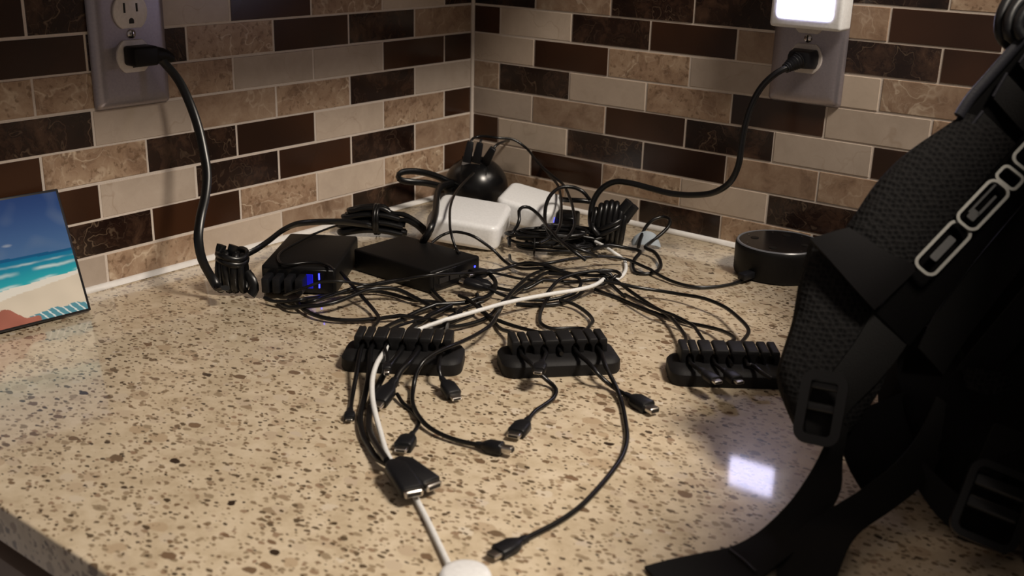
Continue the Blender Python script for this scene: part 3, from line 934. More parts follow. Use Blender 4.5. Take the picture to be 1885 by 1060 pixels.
for k, (a, b) in enumerate((((2, 4, 26), (19, 2, 52)), ((9, 4, 22), (24, 2, 48)))):
    v, f = tube_mesh([bp(*a), bp((a[0] + b[0]) / 2, 3, (a[2] + b[2]) / 2 + 1), bp(*b)], lambda t: 0.0026 + 0.0022 * min(1, t * 3), flat=1.2, sides=12)
    mesh_obj('cord_end', v, f, M['plug_black'], bundle, True, math.radians(40))
cable('adapter_cable', 'short black cable from the small white charger to the upright cord bundle',
    [(0.2273, -0.0562, 0.034), (0.2158, -0.0677, 0.036), (0.1997, -0.0691, 0.034), (0.1819, -0.0578, 0.03)], 0.0030, group='charger leads')
ad = thing('power_adapter', 'small square black adapter plugged against the small white charger', 'adapter', (0.2044, -0.0765, 0))
b = box_bm((0.026, 0.020, 0.022), (0, 0, 0.0112), 0.0022, 2)
adm = Matrix.Translation(Vector((0.2044, -0.0734, 0))) @ Matrix.Rotation(math.radians(22), 4, 'Z')
bm_obj('body', b, M['black_plastic'], ad, mtx=adm)
for z in (0.0165, 0.0085):
    bm_obj('rib', box_bm((0.0225, 0.0010, 0.0030), (0, -0.0103, z), 0.0004, 1), M['gloss_black'], ad, mtx=adm)

# folded bundle behind the two black hubs
fb = Vector((0.0585, -0.2338, 0)); fx = Vector((0.81, 0.58, 0)); fy = Vector((-0.58, 0.81, 0))
def fp(a, b, c): return fb + fx * a / 1000 + fy * b / 1000 + Vector((0, 0, c / 1000))
fold = thing('cord_bundle', 'folded bundle of black cord lying behind the two black hubs', 'cord bundle', fb)
hair = []
for i, (y, z, l0, l1) in enumerate(((-7, 4, -38, 30), (1, 4, -36, 34), (8, 5, -34, 28), (-5, 12, -40, 30), (2, 13, -38, 32), (-2, 20, -34, 26), (5, 21, -31, 24), (0, 27, -28, 15))):
    hair.append([fp(l1, y + 2, z), fp(10, y + 2.5, z + 4), fp(-15, y + 3, z + 3), fp(l0 + 3, y + 2.5, z), fp(l0, y, z), fp(l0 + 3, y - 2.5, z - 0.5), fp(-15, y - 3, z + 3), fp(10, y - 2.5, z + 3.5), fp(l1 + 2, y - 2, z - 0.5)])
tubes('cord_fold', hair, 0.0034, M['black_rubber'], fold, zmin=0.0036)
tubes('tie_band', [[fp(3 + 1.5 * k, 14 * math.cos(t), 18 + 15.5 * math.sin(t)) for t in [2 * PI * i / 16 for i in range(16)]] for k in (-1, 1)], 0.0024, M['black_rubber'], fold, closed=True)
tubes('cord_arc', [[fp(18, 2, 24), fp(32, 1, 24), fp(46, -3, 18), fp(58, -8, 10), fp(66, -14, 4)], [fp(20, -2, 16), fp(34, -3, 19), fp(48, -8, 14), fp(60, -14, 5)]], 0.0029, M['black_rubber'], fold, zmin=0.003)
cable('adapter_cable', 'thin black cable looping over the top of the hub with blue lights',
    [(0.0527, -0.2849, 0.02), (0.0809, -0.3264, 0.03), (0.0843, -0.3479, 0.0295), (0.0936, -0.3756, 0.0295), (0.1017, -0.3979, 0.0295), (0.1106, -0.4137, 0.0295), (0.1245, -0.4263, 0.0295), (0.1363, -0.4313, 0.0295), (0.1434, -0.4251, 0.0296), (0.1491, -0.4136, 0.0297), (0.1592, -0.4061, 0.0296), (0.1722, -0.4067, 0.0294), (0.1821, -0.4112, 0.029)], 0.0012, group='charger leads')

# dome: cords
cable('power_cable', 'thick black cord dropping from the dome past the large white charger',
    [(0.0444, -0.0881, 0.03), (0.0634, -0.1284, 0.037), (0.0968, -0.1735, 0.042), (0.1341, -0.2171, 0.044), (0.1623, -0.2513, 0.043), (0.1749, -0.2711, 0.038), (0.1715, -0.2755, 0.028), (0.1541, -0.2646, 0.014), (0.1439, -0.2594, 0.006)], 0.0036, group='power cords', flat=1.15, zmin=None)
cable('adapter_cable', 'flat black cord loop sticking out beside the dome toward the tiles',
    [(0.0379, -0.0806, 0.0276), (0.0335, -0.0994, 0.0381), (0.0302, -0.121, 0.0465), (0.0247, -0.1394, 0.0506), (0.0215, -0.1526, 0.0504), (0.0222, -0.1589, 0.047), (0.0285, -0.1583, 0.0434), (0.0372, -0.1473, 0.0411), (0.0428, -0.131, 0.0379), (0.0455, -0.1129, 0.0319), (0.0447, -0.0904, 0.0238)], 0.0026, group='charger leads', flat=1.5)
TOPK = 'plugs on the charging dome'
def dome_cable(label, base, tip, pts):
    base, tip = Vector(base), Vector(tip)
    d = (tip - base).normalized()
    o = cable('usb_cable', label, [tip - d * 0.001] + pts, 0.0016, group=TOPK)
    m = basis(base, d, z=(0.5, -0.7, 0.3))
    bq = box_bm((0.026, 0.0112, 0.0062), (0.013, 0, 0), 0.0016, 2)
    for v in bq.verts:
        if v.co.x > 0.02: v.co.y *= 0.72; v.co.z *= 0.8
    bm_obj('plug', bq, M['plug_black'], o, mtx=m)
    bm_obj('connector_tip', box_bm((0.004, 0.011, 0.0042), (-0.0015, 0, 0)), M['metal'], o, False, None, mtx=m)
    return o
o1 = orb_pt(-0.0105, math.radians(62)); o2_ = orb_pt(0.0005, math.radians(64)); o3_ = orb_pt(0.011, math.radians(60))
T1 = Vector((0.0525, -0.0643, 0.078)) ; T2 = Vector((0.0671, -0.0635, 0.08)); T3 = Vector((0.0809, -0.0577, 0.072))
dome_cable('black cable arching high from the first plug on the dome to the tangle', o1, o1.lerp(T1, 0.85),
    [(0.0514, -0.0609, 0.08), (0.0492, -0.0492, 0.082), (0.0577, -0.043, 0.083), (0.0725, -0.0351, 0.082), (0.082, -0.0183, 0.079), (0.0961, -0.0113, 0.07), (0.1235, -0.023, 0.058), (0.1539, -0.0367, 0.05), (0.1786, -0.0478, 0.045), (0.2067, -0.0742, 0.04), (0.2398, -0.1127, 0.036), (0.2561, -0.1335, 0.03), (0.2684, -0.1587, 0.027), (0.2726, -0.18, 0.026), (0.2724, -0.1966, 0.025)])
dome_cable('stubby black plug standing in the middle of the dome', o2_, o2_.lerp(T2, 0.9), [(0.0645, -0.0594, 0.081), (0.0639, -0.0577, 0.082)])
dome_cable('black cable bending from the last plug on the dome down over the small white charger', o3_, o3_.lerp(T3, 0.9),
    [(0.0818, -0.0528, 0.076), (0.0763, -0.0334, 0.077), (0.0594, 0.0077, 0.07), (0.0659, 0.0219, 0.062), (0.0915, 0.0134, 0.052), (0.1327, -0.0138, 0.044), (0.166, -0.0408, 0.041), (0.1973, -0.0778, 0.039), (0.2326, -0.1257, 0.036), (0.2513, -0.1536, 0.032), (0.2616, -0.1745, 0.029), (0.2659, -0.1935, 0.027), (0.2646, -0.2065, 0.025)])
cable('usb_cable', 'thin black cable hanging from the dome across the face of the large white charger',
    [(0.0868, -0.0986, 0.052), (0.0999, -0.1239, 0.052), (0.1136, -0.1534, 0.05), (0.1306, -0.184, 0.048), (0.1533, -0.2164, 0.045), (0.1781, -0.2457, 0.042), (0.2, -0.2691, 0.038), (0.2068, -0.2727, 0.03), (0.2104, -0.2727, 0.024), (0.2218, -0.2811, 0.0238)], 0.0014, group=TOPK)

# cables of the tangle
TG = 'loose black charging cables'
coil = tube('coiled_cable', rnd_loop(*(0.2394, -0.1497, 0)[:2], 0.043, 0.016, 0.004, 0.018, 8.3, (0.80, 0.60, 0), 11), 0.0017, M['black_rubber'], step=0.005, zmin=0.0018)
tag(coil, 'coiled black cable heaped flat in the middle of the tangle', 'cable', TG)
tubes('twist_tie', [[Vector((0.23, -0.1691, 0)) + Vector((-0.6, 0.8, 0)) * 0.013 * math.cos(t) + Vector((0, 0, 0.0105 + 0.0095 * math.sin(t))) for t in [2 * PI * i / 14 for i in range(14)]]], 0.0011, M['black_plastic'], coil, closed=True)
coil2 = tube('coiled_cable', rnd_loop(*(0.2476, -0.1148, 0)[:2], 0.036, 0.013, 0.003, 0.016, 5.3, (0.86, 0.5, 0), 23), 0.0018, M['black_rubber'], step=0.005, zmin=0.0018)
tag(coil2, 'coiled black cable at the foot of the upright cord bundle', 'cable', TG)
cable('usb_cable', 'black cable forming a round upright hoop in front of the small white charger',
    [(0.2321, -0.0702, 0.04), (0.2257, -0.0767, 0.05), (0.2145, -0.0821, 0.054), (0.2072, -0.0926, 0.054), (0.2069, -0.1083, 0.05), (0.212, -0.1249, 0.043), (0.2202, -0.1385, 0.035), (0.2412, -0.1639, 0.031), (0.2615, -0.1808, 0.028), (0.2802, -0.1907, 0.027), (0.2971, -0.1937, 0.026), (0.309, -0.1876, 0.022), (0.3139, -0.1768, 0.016)], 0.0021, group=TG)
cable('usb_cable', 'black cable rising in a narrow hump against the small white charger',
    [(0.2152, -0.1924, 0.004), (0.2095, -0.1862, 0.008), (0.2032, -0.1718, 0.012), (0.2068, -0.1692, 0.02), (0.2061, -0.1649, 0.028), (0.2011, -0.1596, 0.035), (0.1985, -0.1497, 0.038), (0.2036, -0.1448, 0.038), (0.2143, -0.1451, 0.034), (0.2324, -0.1577, 0.031), (0.2567, -0.1791, 0.029), (0.2805, -0.1949, 0.028), (0.3067, -0.2074, 0.026), (0.3175, -0.2016, 0.018)], 0.0019, group=TG)
cable('usb_cable', 'thin black cable arching across the lower face of the large white charger',
    [(0.1744, -0.2689, 0.022), (0.178, -0.2588, 0.028), (0.1837, -0.2486, 0.031), (0.1923, -0.2433, 0.031), (0.2057, -0.2403, 0.029), (0.2149, -0.2339, 0.022), (0.2225, -0.2272, 0.014), (0.2337, -0.2268, 0.007), (0.2487, -0.2315, 0.005), (0.2689, -0.2374, 0.008), (0.2881, -0.2319, 0.012), (0.3045, -0.2179, 0.01)], 0.0016, group=TG)
cable('speaker_cable', 'black cord from the round smart speaker back into the tangle',
    [(0.4475, -0.0867, 0.006), (0.4441, -0.0985, 0.003), (0.4394, -0.1216, 0.002), (0.4301, -0.1433, 0.002), (0.417, -0.1574, 0.002), (0.3973, -0.1599, 0.002), (0.3736, -0.1543, 0.002), (0.3482, -0.1438, 0.003), (0.3282, -0.1404, 0.006), (0.3165, -0.1534, 0.01), (0.3063, -0.1732, 0.013), (0.2961, -0.197, 0.014), (0.2874, -0.2219, 0.014), (0.2682, -0.2322, 0.01), (0.2409, -0.2216, 0.005), (0.2235, -0.203, 0.004)], 0.0017, group=TG)
spk_plug = None
cable('usb_cable', 'black cable with thick strain relief leaving the end of the flat hub',
    [(0.2558, -0.2717, 0.01), (0.2582, -0.2585, 0.009), (0.2605, -0.2398, 0.009), (0.274, -0.2354, 0.012), (0.2936, -0.2302, 0.01), (0.3131, -0.2253, 0.007), (0.3346, -0.2192, 0.007), (0.3523, -0.2124, 0.006), (0.3588, -0.2078, 0.003)], 0.0018, start='micro', group=TG, size=1.25)
cable('usb_cable', 'black cable with ribbed plug end pointing into the flat hub',
    [(0.2787, -0.2925, 0.006), (0.2923, -0.289, 0.005), (0.3036, -0.2784, 0.006), (0.309, -0.2599, 0.008), (0.321, -0.2409, 0.006), (0.3381, -0.2289, 0.008), (0.347, -0.2137, 0.004), (0.3853, -0.2347, 0.002)], 0.0018, start='micro', group=TG, size=1.3)
cable('usb_cable', 'black cable leaving the lowest port of the flat hub beside the blue dot',
    [(0.2841, -0.313, 0.006), (0.2955, -0.3093, 0.004), (0.3106, -0.3058, 0.004), (0.3281, -0.294, 0.004), (0.3412, -0.2779, 0.005), (0.3443, -0.2541, 0.006), (0.3353, -0.2359, 0.008), (0.3205, -0.2312, 0.009), (0.2999, -0.2387, 0.009)], 0.0017, start='micro', group=TG, size=1.1)
HA = 'cables from the hub with blue lights'
cable('usb_cable', 'thin black cable running highest across in front of both black hubs',
    [(0.1513, -0.4436, 0.006), (0.1628, -0.4463, 0.012), (0.1803, -0.4454, 0.02), (0.1886, -0.4334, 0.024), (0.2017, -0.4193, 0.024), (0.2068, -0.3974, 0.016), (0.2178, -0.3874, 0.016), (0.2302, -0.3753, 0.02), (0.2446, -0.3654, 0.025), (0.2533, -0.353, 0.026), (0.2581, -0.328, 0.022), (0.2605, -0.3031, 0.017), (0.2605, -0.2826, 0.012), (0.2716, -0.2755, 0.01), (0.2896, -0.2687, 0.008), (0.308, -0.2585, 0.008)], 0.0013, group=HA)
cable('usb_cable', 'black cable curving from the blue-lit hub under the flat hub and the white cable',
    [(0.156, -0.444, 0.003), (0.1701, -0.4448, 0.004), (0.1881, -0.4433, 0.01), (0.1868, -0.4191, 0.008), (0.1903, -0.3952, 0.009), (0.1984, -0.375, 0.01), (0.2036, -0.3512, 0.009), (0.2128, -0.3348, 0.007), (0.2315, -0.3361, 0.004), (0.2538, -0.3474, 0.003), (0.2699, -0.355, 0.002)], 0.0019, group=HA)
cable('usb_cable', 'black cable bowing low from the blue-lit hub to the first organizer',
    [(0.1712, -0.4477, 0.004), (0.1858, -0.4536, 0.005), (0.206, -0.4579, 0.005), (0.2241, -0.4543, 0.004), (0.239, -0.4428, 0.003), (0.2546, -0.4252, 0.003), (0.2704, -0.411, 0.003), (0.2881, -0.4023, 0.003), (0.3056, -0.4008, 0.004), (0.3101, -0.3896, 0.006), (0.3013, -0.372, 0.006)], 0.0020, group=HA)
cable('usb_cable', 'glossy black cable in a shallow S in front of the flat hub',
    [(0.155, -0.4547, 0.003), (0.1784, -0.4604, 0.004), (0.1949, -0.4529, 0.006), (0.2079, -0.439, 0.009), (0.2116, -0.4159, 0.012), (0.2128, -0.3964, 0.014), (0.2205, -0.3832, 0.014), (0.2299, -0.3751, 0.012), (0.2453, -0.3721, 0.008), (0.263, -0.3725, 0.005), (0.2787, -0.3739, 0.003), (0.295, -0.3705, 0.003)], 0.0020, group=HA)
cable('usb_cable', 'black cable looped in front of the plugged ports of the blue-lit hub',
    [(0.1437, -0.4608, 0.004), (0.1529, -0.4605, 0.003), (0.1684, -0.4579, 0.005), (0.1821, -0.4527, 0.009), (0.1787, -0.425, 0.005), (0.182, -0.4079, 0.005), (0.1894, -0.393, 0.005), (0.2003, -0.3771, 0.004), (0.2149, -0.3704, 0.003), (0.243, -0.371, 0.004), (0.2597, -0.36, 0.003), (0.2736, -0.3593, 0.003)], 0.0018, group=HA)
cable('usb_cable', 'stiff black cable slanting from the blue-lit hub down to the first organizer',
    [(0.175, -0.3953, 0.022), (0.1879, -0.3995, 0.018), (0.2016, -0.4027, 0.013), (0.2188, -0.408, 0.008), (0.2388, -0.4172, 0.005), (0.261, -0.4337, 0.006), (0.2733, -0.4507, 0.009), (0.2932, -0.477, 0.0166), (0.2978, -0.4835, 0.0162), (0.3041, -0.4925, 0.0162), (0.3104, -0.5016, 0.0162), (0.315, -0.5081, 0.0165), (0.3358, -0.5334, 0.01), (0.3516, -0.5535, 0.002), (0.3662, -0.5693, 0.0025)], R1, end='micro', group='cables through the organizer with the white cable', size=0.72)
O1 = 'cables through the organizer with the white cable'
cable('usb_cable', 'black cable swept from the flat hub to a slot beside the white cable',
    [(0.2556, -0.2765, 0.01), (0.2752, -0.2907, 0.008), (0.2868, -0.3107, 0.005), (0.2919, -0.3327, 0.004), (0.2856, -0.3522, 0.004), (0.2748, -0.3696, 0.004), (0.2681, -0.391, 0.003), (0.2687, -0.4161, 0.003), (0.2789, -0.4421, 0.007), (0.2996, -0.4726, 0.0166), (0.3041, -0.4791, 0.0162), (0.3104, -0.4881, 0.0162), (0.3167, -0.4972, 0.0162), (0.3213, -0.5037, 0.0165), (0.3442, -0.5286, 0.01), (0.3587, -0.5477, 0.003), (0.3792, -0.5724, 0.003), (0.3984, -0.5898, 0.003), (0.4189, -0.603, 0.003), (0.4362, -0.6123, 0.003), (0.4523, -0.6149, 0.0026)], 0.0022, group=O1)
yj = cable('usb_splitter', 'black splitter with two side-by-side sockets lying over the white cable', 
    [(0.2877, -0.3695, 0.004), (0.2888, -0.3926, 0.004), (0.2995, -0.4238, 0.008), (0.3188, -0.4591, 0.0166), (0.3234, -0.4657, 0.0162), (0.3297, -0.4747, 0.0162), (0.336, -0.4837, 0.0162), (0.3406, -0.4903, 0.0165), (0.3556, -0.5216, 0.0145), (0.3571, -0.5301, 0.008), (0.3631, -0.5426, 0.0026), (0.3835, -0.5676, 0.0026), (0.408, -0.5909, 0.0045), (0.4315, -0.607, 0.008), (0.451, -0.6194, 0.011)], 0.0024, group=O1, cat='cable')
for src, tgt in ((Vector((0.455, -0.6186, 0.0105)), Vector((0.4896, -0.6362, 0.009))), (Vector((0.4549, -0.6136, 0.01)), Vector((0.4905, -0.6196, 0.0075)))):
    plug(yj, src, tgt - src, ((tgt - src).length * 0.95, 0.0150, 0.0085), 0.0026, (0.0045, 0.0118, 0.0046), mat=M['plug_black'], blunt=True)
cable('usb_cable', 'black cable with the broad oblong plug resting in front of its organizer',
    [(0.3048, -0.3598, 0.003), (0.3041, -0.3826, 0.003), (0.3077, -0.4094, 0.006), (0.3294, -0.4518, 0.0166), (0.3339, -0.4583, 0.0162), (0.3402, -0.4673, 0.0162), (0.3465, -0.4764, 0.0162), (0.3511, -0.4829, 0.0165), (0.3621, -0.5066, 0.016), (0.3634, -0.5145, 0.014), (0.3662, -0.5228, 0.01)], 0.0026, end='usb_c', group=O1, size=1.18)
cable('usb_cable', 'thin black cable ending in a short sleeve on the organizer edge',
    [(0.2987, -0.4105, 0.008), (0.3087, -0.4662, 0.0189), (0.3133, -0.4727, 0.0185), (0.3196, -0.4817, 0.0185), (0.3259, -0.4908, 0.0185), (0.3305, -0.4973, 0.0188), (0.3435, -0.5084, 0.019), (0.3523, -0.5175, 0.0185)], 0.0013, end='barrel', group=O1, size=0.75)
cable('usb_cable', 'black cable from the last slot ending in a boxy plug on the counter',
    [(0.2958, -0.3335, 0.0025), (0.2911, -0.3494, 0.0025), (0.2923, -0.3674, 0.0025), (0.308, -0.3951, 0.005), (0.3448, -0.441, 0.0166), (0.3494, -0.4476, 0.0162), (0.3556, -0.4566, 0.0162), (0.3619, -0.4656, 0.0162), (0.3665, -0.4722, 0.0165), (0.383, -0.493, 0.014), (0.3869, -0.4948, 0.009)], 0.0016, end='micro', group=O1, size=1.15)
cable('usb_cable', 'black cable crossing its organizer and curving forward to a barrel plug',
    [(0.2837, -0.2239, 0.008), (0.2923, -0.2534, 0.012), (0.3045, -0.2924, 0.013), (0.3179, -0.3297, 0.011), (0.3407, -0.3692, 0.014), (0.3543, -0.3957, 0.015), (0.3609, -0.42, 0.016), (0.369, -0.4501, 0.02), (0.3733, -0.4745, 0.023), (0.3729, -0.4891, 0.022), (0.3737, -0.5016, 0.019), (0.374, -0.5086, 0.012), (0.3772, -0.515, 0.004), (0.3903, -0.5303, 0.0022), (0.4075, -0.5449, 0.002), (0.4248, -0.5542, 0.002), (0.4403, -0.5574, 0.002), (0.4562, -0.5565, 0.002), (0.47, -0.5535, 0.0026)], R1, end='barrel', group=O1)
cable('usb_cable', 'short black cable ending in a rounded plug just above the splitter',
    [(0.3757, -0.531, 0.005), (0.387, -0.5367, 0.003), (0.3982, -0.54, 0.002), (0.4102, -0.5461, 0.002), (0.4188, -0.5549, 0.002), (0.4251, -0.5672, 0.0028)], 0.0015, end='micro', group=O1, size=1.2)
white = cable('charging_cable', 'white cable running through the organizer to a white disc at the counter front',
    [(0.3198, -0.1319, 0.0022), (0.3355, -0.1546, 0.0022), (0.3451, -0.1766, 0.0022), (0.3483, -0.1964, 0.0022), (0.3506, -0.2192, 0.004), (0.3552, -0.2432, 0.009), (0.354, -0.2704, 0.013), (0.3433, -0.2983, 0.014), (0.3339, -0.3266, 0.014), (0.3291, -0.3594, 0.015), (0.3229, -0.3852, 0.014), (0.316, -0.4092, 0.012), (0.3081, -0.4265, 0.01), (0.3056, -0.4405, 0.01), (0.3087, -0.4662, 0.0166), (0.3133, -0.4727, 0.0162), (0.3196, -0.4817, 0.0162), (0.3259, -0.4908, 0.0162), (0.3305, -0.4973, 0.0165), (0.3433, -0.5189, 0.0164), (0.3558, -0.5361, 0.014), (0.3704, -0.5515, 0.01), (0.3887, -0.5673, 0.0075), (0.4061, -0.5802, 0.004), (0.428, -0.5969, 0.0021), (0.444, -0.6073, 0.0021), (0.4664, -0.6193, 0.0021), (0.4852, -0.63, 0.0021), (0.5077, -0.6444, 0.0021), (0.5317, -0.6604, 0.0021), (0.55, -0.6729, 0.0024)],
    0.0020, mat=M['white_rubber'], group=None)
pk = Vector((0.5659, -0.6777, 0))
bm_obj('charging_disc', lathe([(0, 0), (0.0130, 0), (0.0142, 0.0014), (0.0144, 0.0045), (0.0132, 0.0066), (0.0105, 0.0076), (0.0, 0.0079)], 40), M['white_plastic'], white, mtx=Matrix.Translation(pk))
cable('charging_cable', 'short piece of white cable surfacing among black ones by the grey strap',
    [(0.2733, -0.1178, 0.009), (0.2848, -0.1226, 0.01), (0.2965, -0.1279, 0.01), (0.3083, -0.1335, 0.009), (0.3117, -0.1302, 0.006), (0.3143, -0.1277, 0.003)], 0.0019, mat=M['white_rubber'], group=None)

O2 = 'cables through the middle organizer'
cable('usb_cable', 'long black cable looping toward the counter front with its plug at the end',
    [(0.3329, -0.2793, 0.005), (0.34, -0.2991, 0.004), (0.3522, -0.3228, 0.003), (0.367, -0.3404, 0.003), (0.3789, -0.3422, 0.003), (0.3887, -0.3317, 0.003), (0.3997, -0.3253, 0.004), (0.4196, -0.3402, 0.009), (0.4313, -0.3618, 0.0166), (0.4372, -0.3672, 0.0162), (0.4453, -0.3746, 0.0162), (0.4535, -0.382, 0.0162), (0.4594, -0.3874, 0.0165), (0.4781, -0.4078, 0.0145), (0.4887, -0.4127, 0.007), (0.5052, -0.4281, 0.0025), (0.5255, -0.4539, 0.002), (0.5416, -0.4771, 0.002), (0.5518, -0.4979, 0.002), (0.559, -0.5215, 0.002), (0.5649, -0.5481, 0.002), (0.5691, -0.5751, 0.002), (0.569, -0.5975, 0.002), (0.5671, -0.6137, 0.0022), (0.5662, -0.623, 0.0026)], R1, end='usb_c', group=O2, size=0.98)
cable('usb_cable', 'black cable with the slim plug lying on the counter between two organizers',
    [(0.3466, -0.2853, 0.004), (0.3603, -0.283, 0.003), (0.3818, -0.2924, 0.003), (0.3967, -0.3049, 0.003), (0.4053, -0.322, 0.005), (0.4148, -0.3429, 0.009), (0.4186, -0.3757, 0.0166), (0.4246, -0.3811, 0.0162), (0.4327, -0.3885, 0.0162), (0.4408, -0.3959, 0.0162), (0.4467, -0.4013, 0.0165), (0.464, -0.4108, 0.016), (0.4747, -0.4161, 0.0135), (0.4803, -0.4136, 0.008), (0.4902, -0.4132, 0.004), (0.5017, -0.4175, 0.004)], R1, end='mini', group=O2, size=1.2)
cable('usb_cable', 'black cable passing along the back of the middle organizer into its slot',
    [(0.2762, -0.345, 0.004), (0.3, -0.3525, 0.005), (0.3241, -0.3644, 0.006), (0.3432, -0.3653, 0.005), (0.3619, -0.3626, 0.004), (0.385, -0.3625, 0.006), (0.399, -0.3585, 0.008), (0.4108, -0.3653, 0.014), (0.41, -0.3852, 0.0166), (0.4159, -0.3906, 0.0162), (0.424, -0.398, 0.0162), (0.4322, -0.4054, 0.0162), (0.4381, -0.4108, 0.0165)], R1, group=O2)
cable('usb_cable', 'black cable entering the first slot of the middle organizer and ending in a plug',
    [(0.2821, -0.3265, 0.008), (0.2892, -0.3334, 0.003), (0.3059, -0.3458, 0.002), (0.3257, -0.3578, 0.002), (0.3472, -0.374, 0.004), (0.3683, -0.3861, 0.009), (0.389, -0.4083, 0.0166), (0.3949, -0.4136, 0.0162), (0.4031, -0.421, 0.0162), (0.4112, -0.4284, 0.0162), (0.4171, -0.4338, 0.0165), (0.4337, -0.4414, 0.0145), (0.4406, -0.4406, 0.009), (0.4475, -0.4385, 0.004), (0.456, -0.4424, 0.0024), (0.4635, -0.4555, 0.002), (0.466, -0.4697, 0.002), (0.4675, -0.483, 0.0024), (0.472, -0.4968, 0.0028)], R1, end='usb_c', group=O2, size=1.12)
cable('usb_cable', 'tiny plug end peeking out of the second slot of the middle organizer',
    [(0.4017, -0.3943, 0.0174), (0.4076, -0.3997, 0.017), (0.4157, -0.4071, 0.017), (0.4239, -0.4145, 0.017), (0.4298, -0.4199, 0.0173), (0.4376, -0.435, 0.0176)], 0.0018, end='micro', group=O2, size=0.95)
cable('usb_cable', 'black cable running back below the white cable into the slot next to the boxy plug',
    [(0.3041, -0.2115, 0.005), (0.295, -0.2211, 0.007), (0.2929, -0.2364, 0.008), (0.2973, -0.2573, 0.008), (0.3017, -0.2801, 0.006), (0.3066, -0.3031, 0.005), (0.3147, -0.3334, 0.006), (0.323, -0.3562, 0.006), (0.3237, -0.372, 0.005), (0.3204, -0.3893, 0.005), (0.3178, -0.4056, 0.007), (0.3379, -0.4458, 0.0166), (0.3425, -0.4524, 0.0162), (0.347, -0.4589, 0.0162), (0.3516, -0.4655, 0.0162)], 0.0018, group=O2)
cable('usb_cable', 'black cable bent in a loop round the tip of the white cable',
    [(0.3304, -0.2853, 0.006), (0.3259, -0.2699, 0.009), (0.3219, -0.2513, 0.011), (0.3256, -0.2342, 0.012), (0.3335, -0.218, 0.012), (0.3427, -0.2032, 0.011), (0.3507, -0.1968, 0.009), (0.3585, -0.2019, 0.007), (0.3596, -0.2123, 0.006), (0.3512, -0.2222, 0.006), (0.3442, -0.2376, 0.005), (0.3483, -0.2615, 0.004), (0.3466, -0.2853, 0.004), (0.3336, -0.3012, 0.003), (0.317, -0.3123, 0.003)], 0.0018, group=O2)

O3 = 'cables through the organizer behind the backpack'
cable('usb_cable', 'black cable into the first slot of the organizer behind the backpack',
    [(0.3431, -0.2177, 0.008), (0.3582, -0.2118, 0.005), (0.3872, -0.2238, 0.005), (0.4172, -0.2391, 0.005), (0.4421, -0.2545, 0.007), (0.4637, -0.2749, 0.009), (0.4891, -0.305, 0.012), (0.5018, -0.3298, 0.0166), (0.5066, -0.3362, 0.0162), (0.5132, -0.345, 0.0162), (0.5199, -0.3537, 0.0162), (0.5247, -0.3601, 0.0165), (0.5355, -0.3659, 0.0164)], R1, end='usb_c', group=O3, size=0.85, ups=(0, 0, 1))
cable('usb_cable', 'black cable kinked behind the third slot of the organizer behind the backpack',
    [(0.3863, -0.2367, 0.006), (0.4116, -0.2492, 0.009), (0.4345, -0.2591, 0.011), (0.4518, -0.2621, 0.011), (0.4663, -0.2655, 0.01), (0.4769, -0.2701, 0.0095), (0.4884, -0.2822, 0.01), (0.5019, -0.2966, 0.01), (0.5168, -0.3184, 0.0166), (0.5216, -0.3248, 0.0162), (0.5283, -0.3336, 0.0162), (0.5349, -0.3424, 0.0162), (0.5397, -0.3487, 0.0165), (0.5487, -0.3542, 0.0164)], 0.0015, end='micro', group=O3)
cable('usb_cable', 'black cable into the middle slot of the organizer behind the backpack',
    [(0.3492, -0.2312, 0.004), (0.3718, -0.2325, 0.002), (0.4009, -0.2406, 0.002), (0.4313, -0.248, 0.0025), (0.4583, -0.2514, 0.003), (0.4812, -0.2541, 0.0055), (0.5035, -0.2653, 0.01), (0.5232, -0.2846, 0.014), (0.5266, -0.311, 0.0166), (0.5315, -0.3174, 0.0162), (0.5381, -0.3261, 0.0162), (0.5447, -0.3349, 0.0162), (0.5496, -0.3413, 0.0165)], R1, group=O3, size=1.0)
cable('usb_cable', 'black cable arching farthest across to the organizer behind the backpack',
    [(0.3609, -0.2339, 0.015), (0.3744, -0.2284, 0.014), (0.3895, -0.2216, 0.012), (0.4053, -0.2082, 0.009), (0.4273, -0.2028, 0.009), (0.4518, -0.2063, 0.012), (0.4748, -0.2131, 0.012), (0.4981, -0.2314, 0.013), (0.5229, -0.2584, 0.014), (0.5369, -0.3032, 0.0166), (0.5417, -0.3096, 0.0162), (0.5483, -0.3184, 0.0162), (0.555, -0.3272, 0.0162), (0.5598, -0.3335, 0.0165), (0.5619, -0.3313, 0.0164), (0.5726, -0.3381, 0.0162), (0.5814, -0.337, 0.013)], R1, group=O3)

# cable tied with a grey strap
vel = cable('tied_cable', 'black cable folded into loops and held by a grey hook-and-loop strap',
    [(0.3142, -0.0971, 0.008), (0.3073, -0.0812, 0.014), (0.3024, -0.0629, 0.022), (0.3031, -0.0476, 0.027), (0.3096, -0.0392, 0.029), (0.3184, -0.0412, 0.028), (0.3221, -0.0492, 0.023), (0.3197, -0.059, 0.016), (0.3167, -0.0737, 0.01), (0.3209, -0.0936, 0.008), (0.3329, -0.0968, 0.007), (0.3493, -0.1117, 0.005), (0.3594, -0.1263, 0.003), (0.3633, -0.1434, 0.0022), (0.3584, -0.1542, 0.002), (0.3501, -0.1571, 0.002), (0.3383, -0.1456, 0.0024), (0.3283, -0.1267, 0.004), (0.325, -0.1111, 0.008), (0.3131, -0.1115, 0.008), (0.2954, -0.1262, 0.01), (0.2914, -0.151, 0.01)], 0.0020, group=TG)
vb = Vector((0.309, -0.0744, 0))
sr = Vector((0.793, 0.609, 0)); sf = Vector((0.609, -0.793, 0))
gs = []
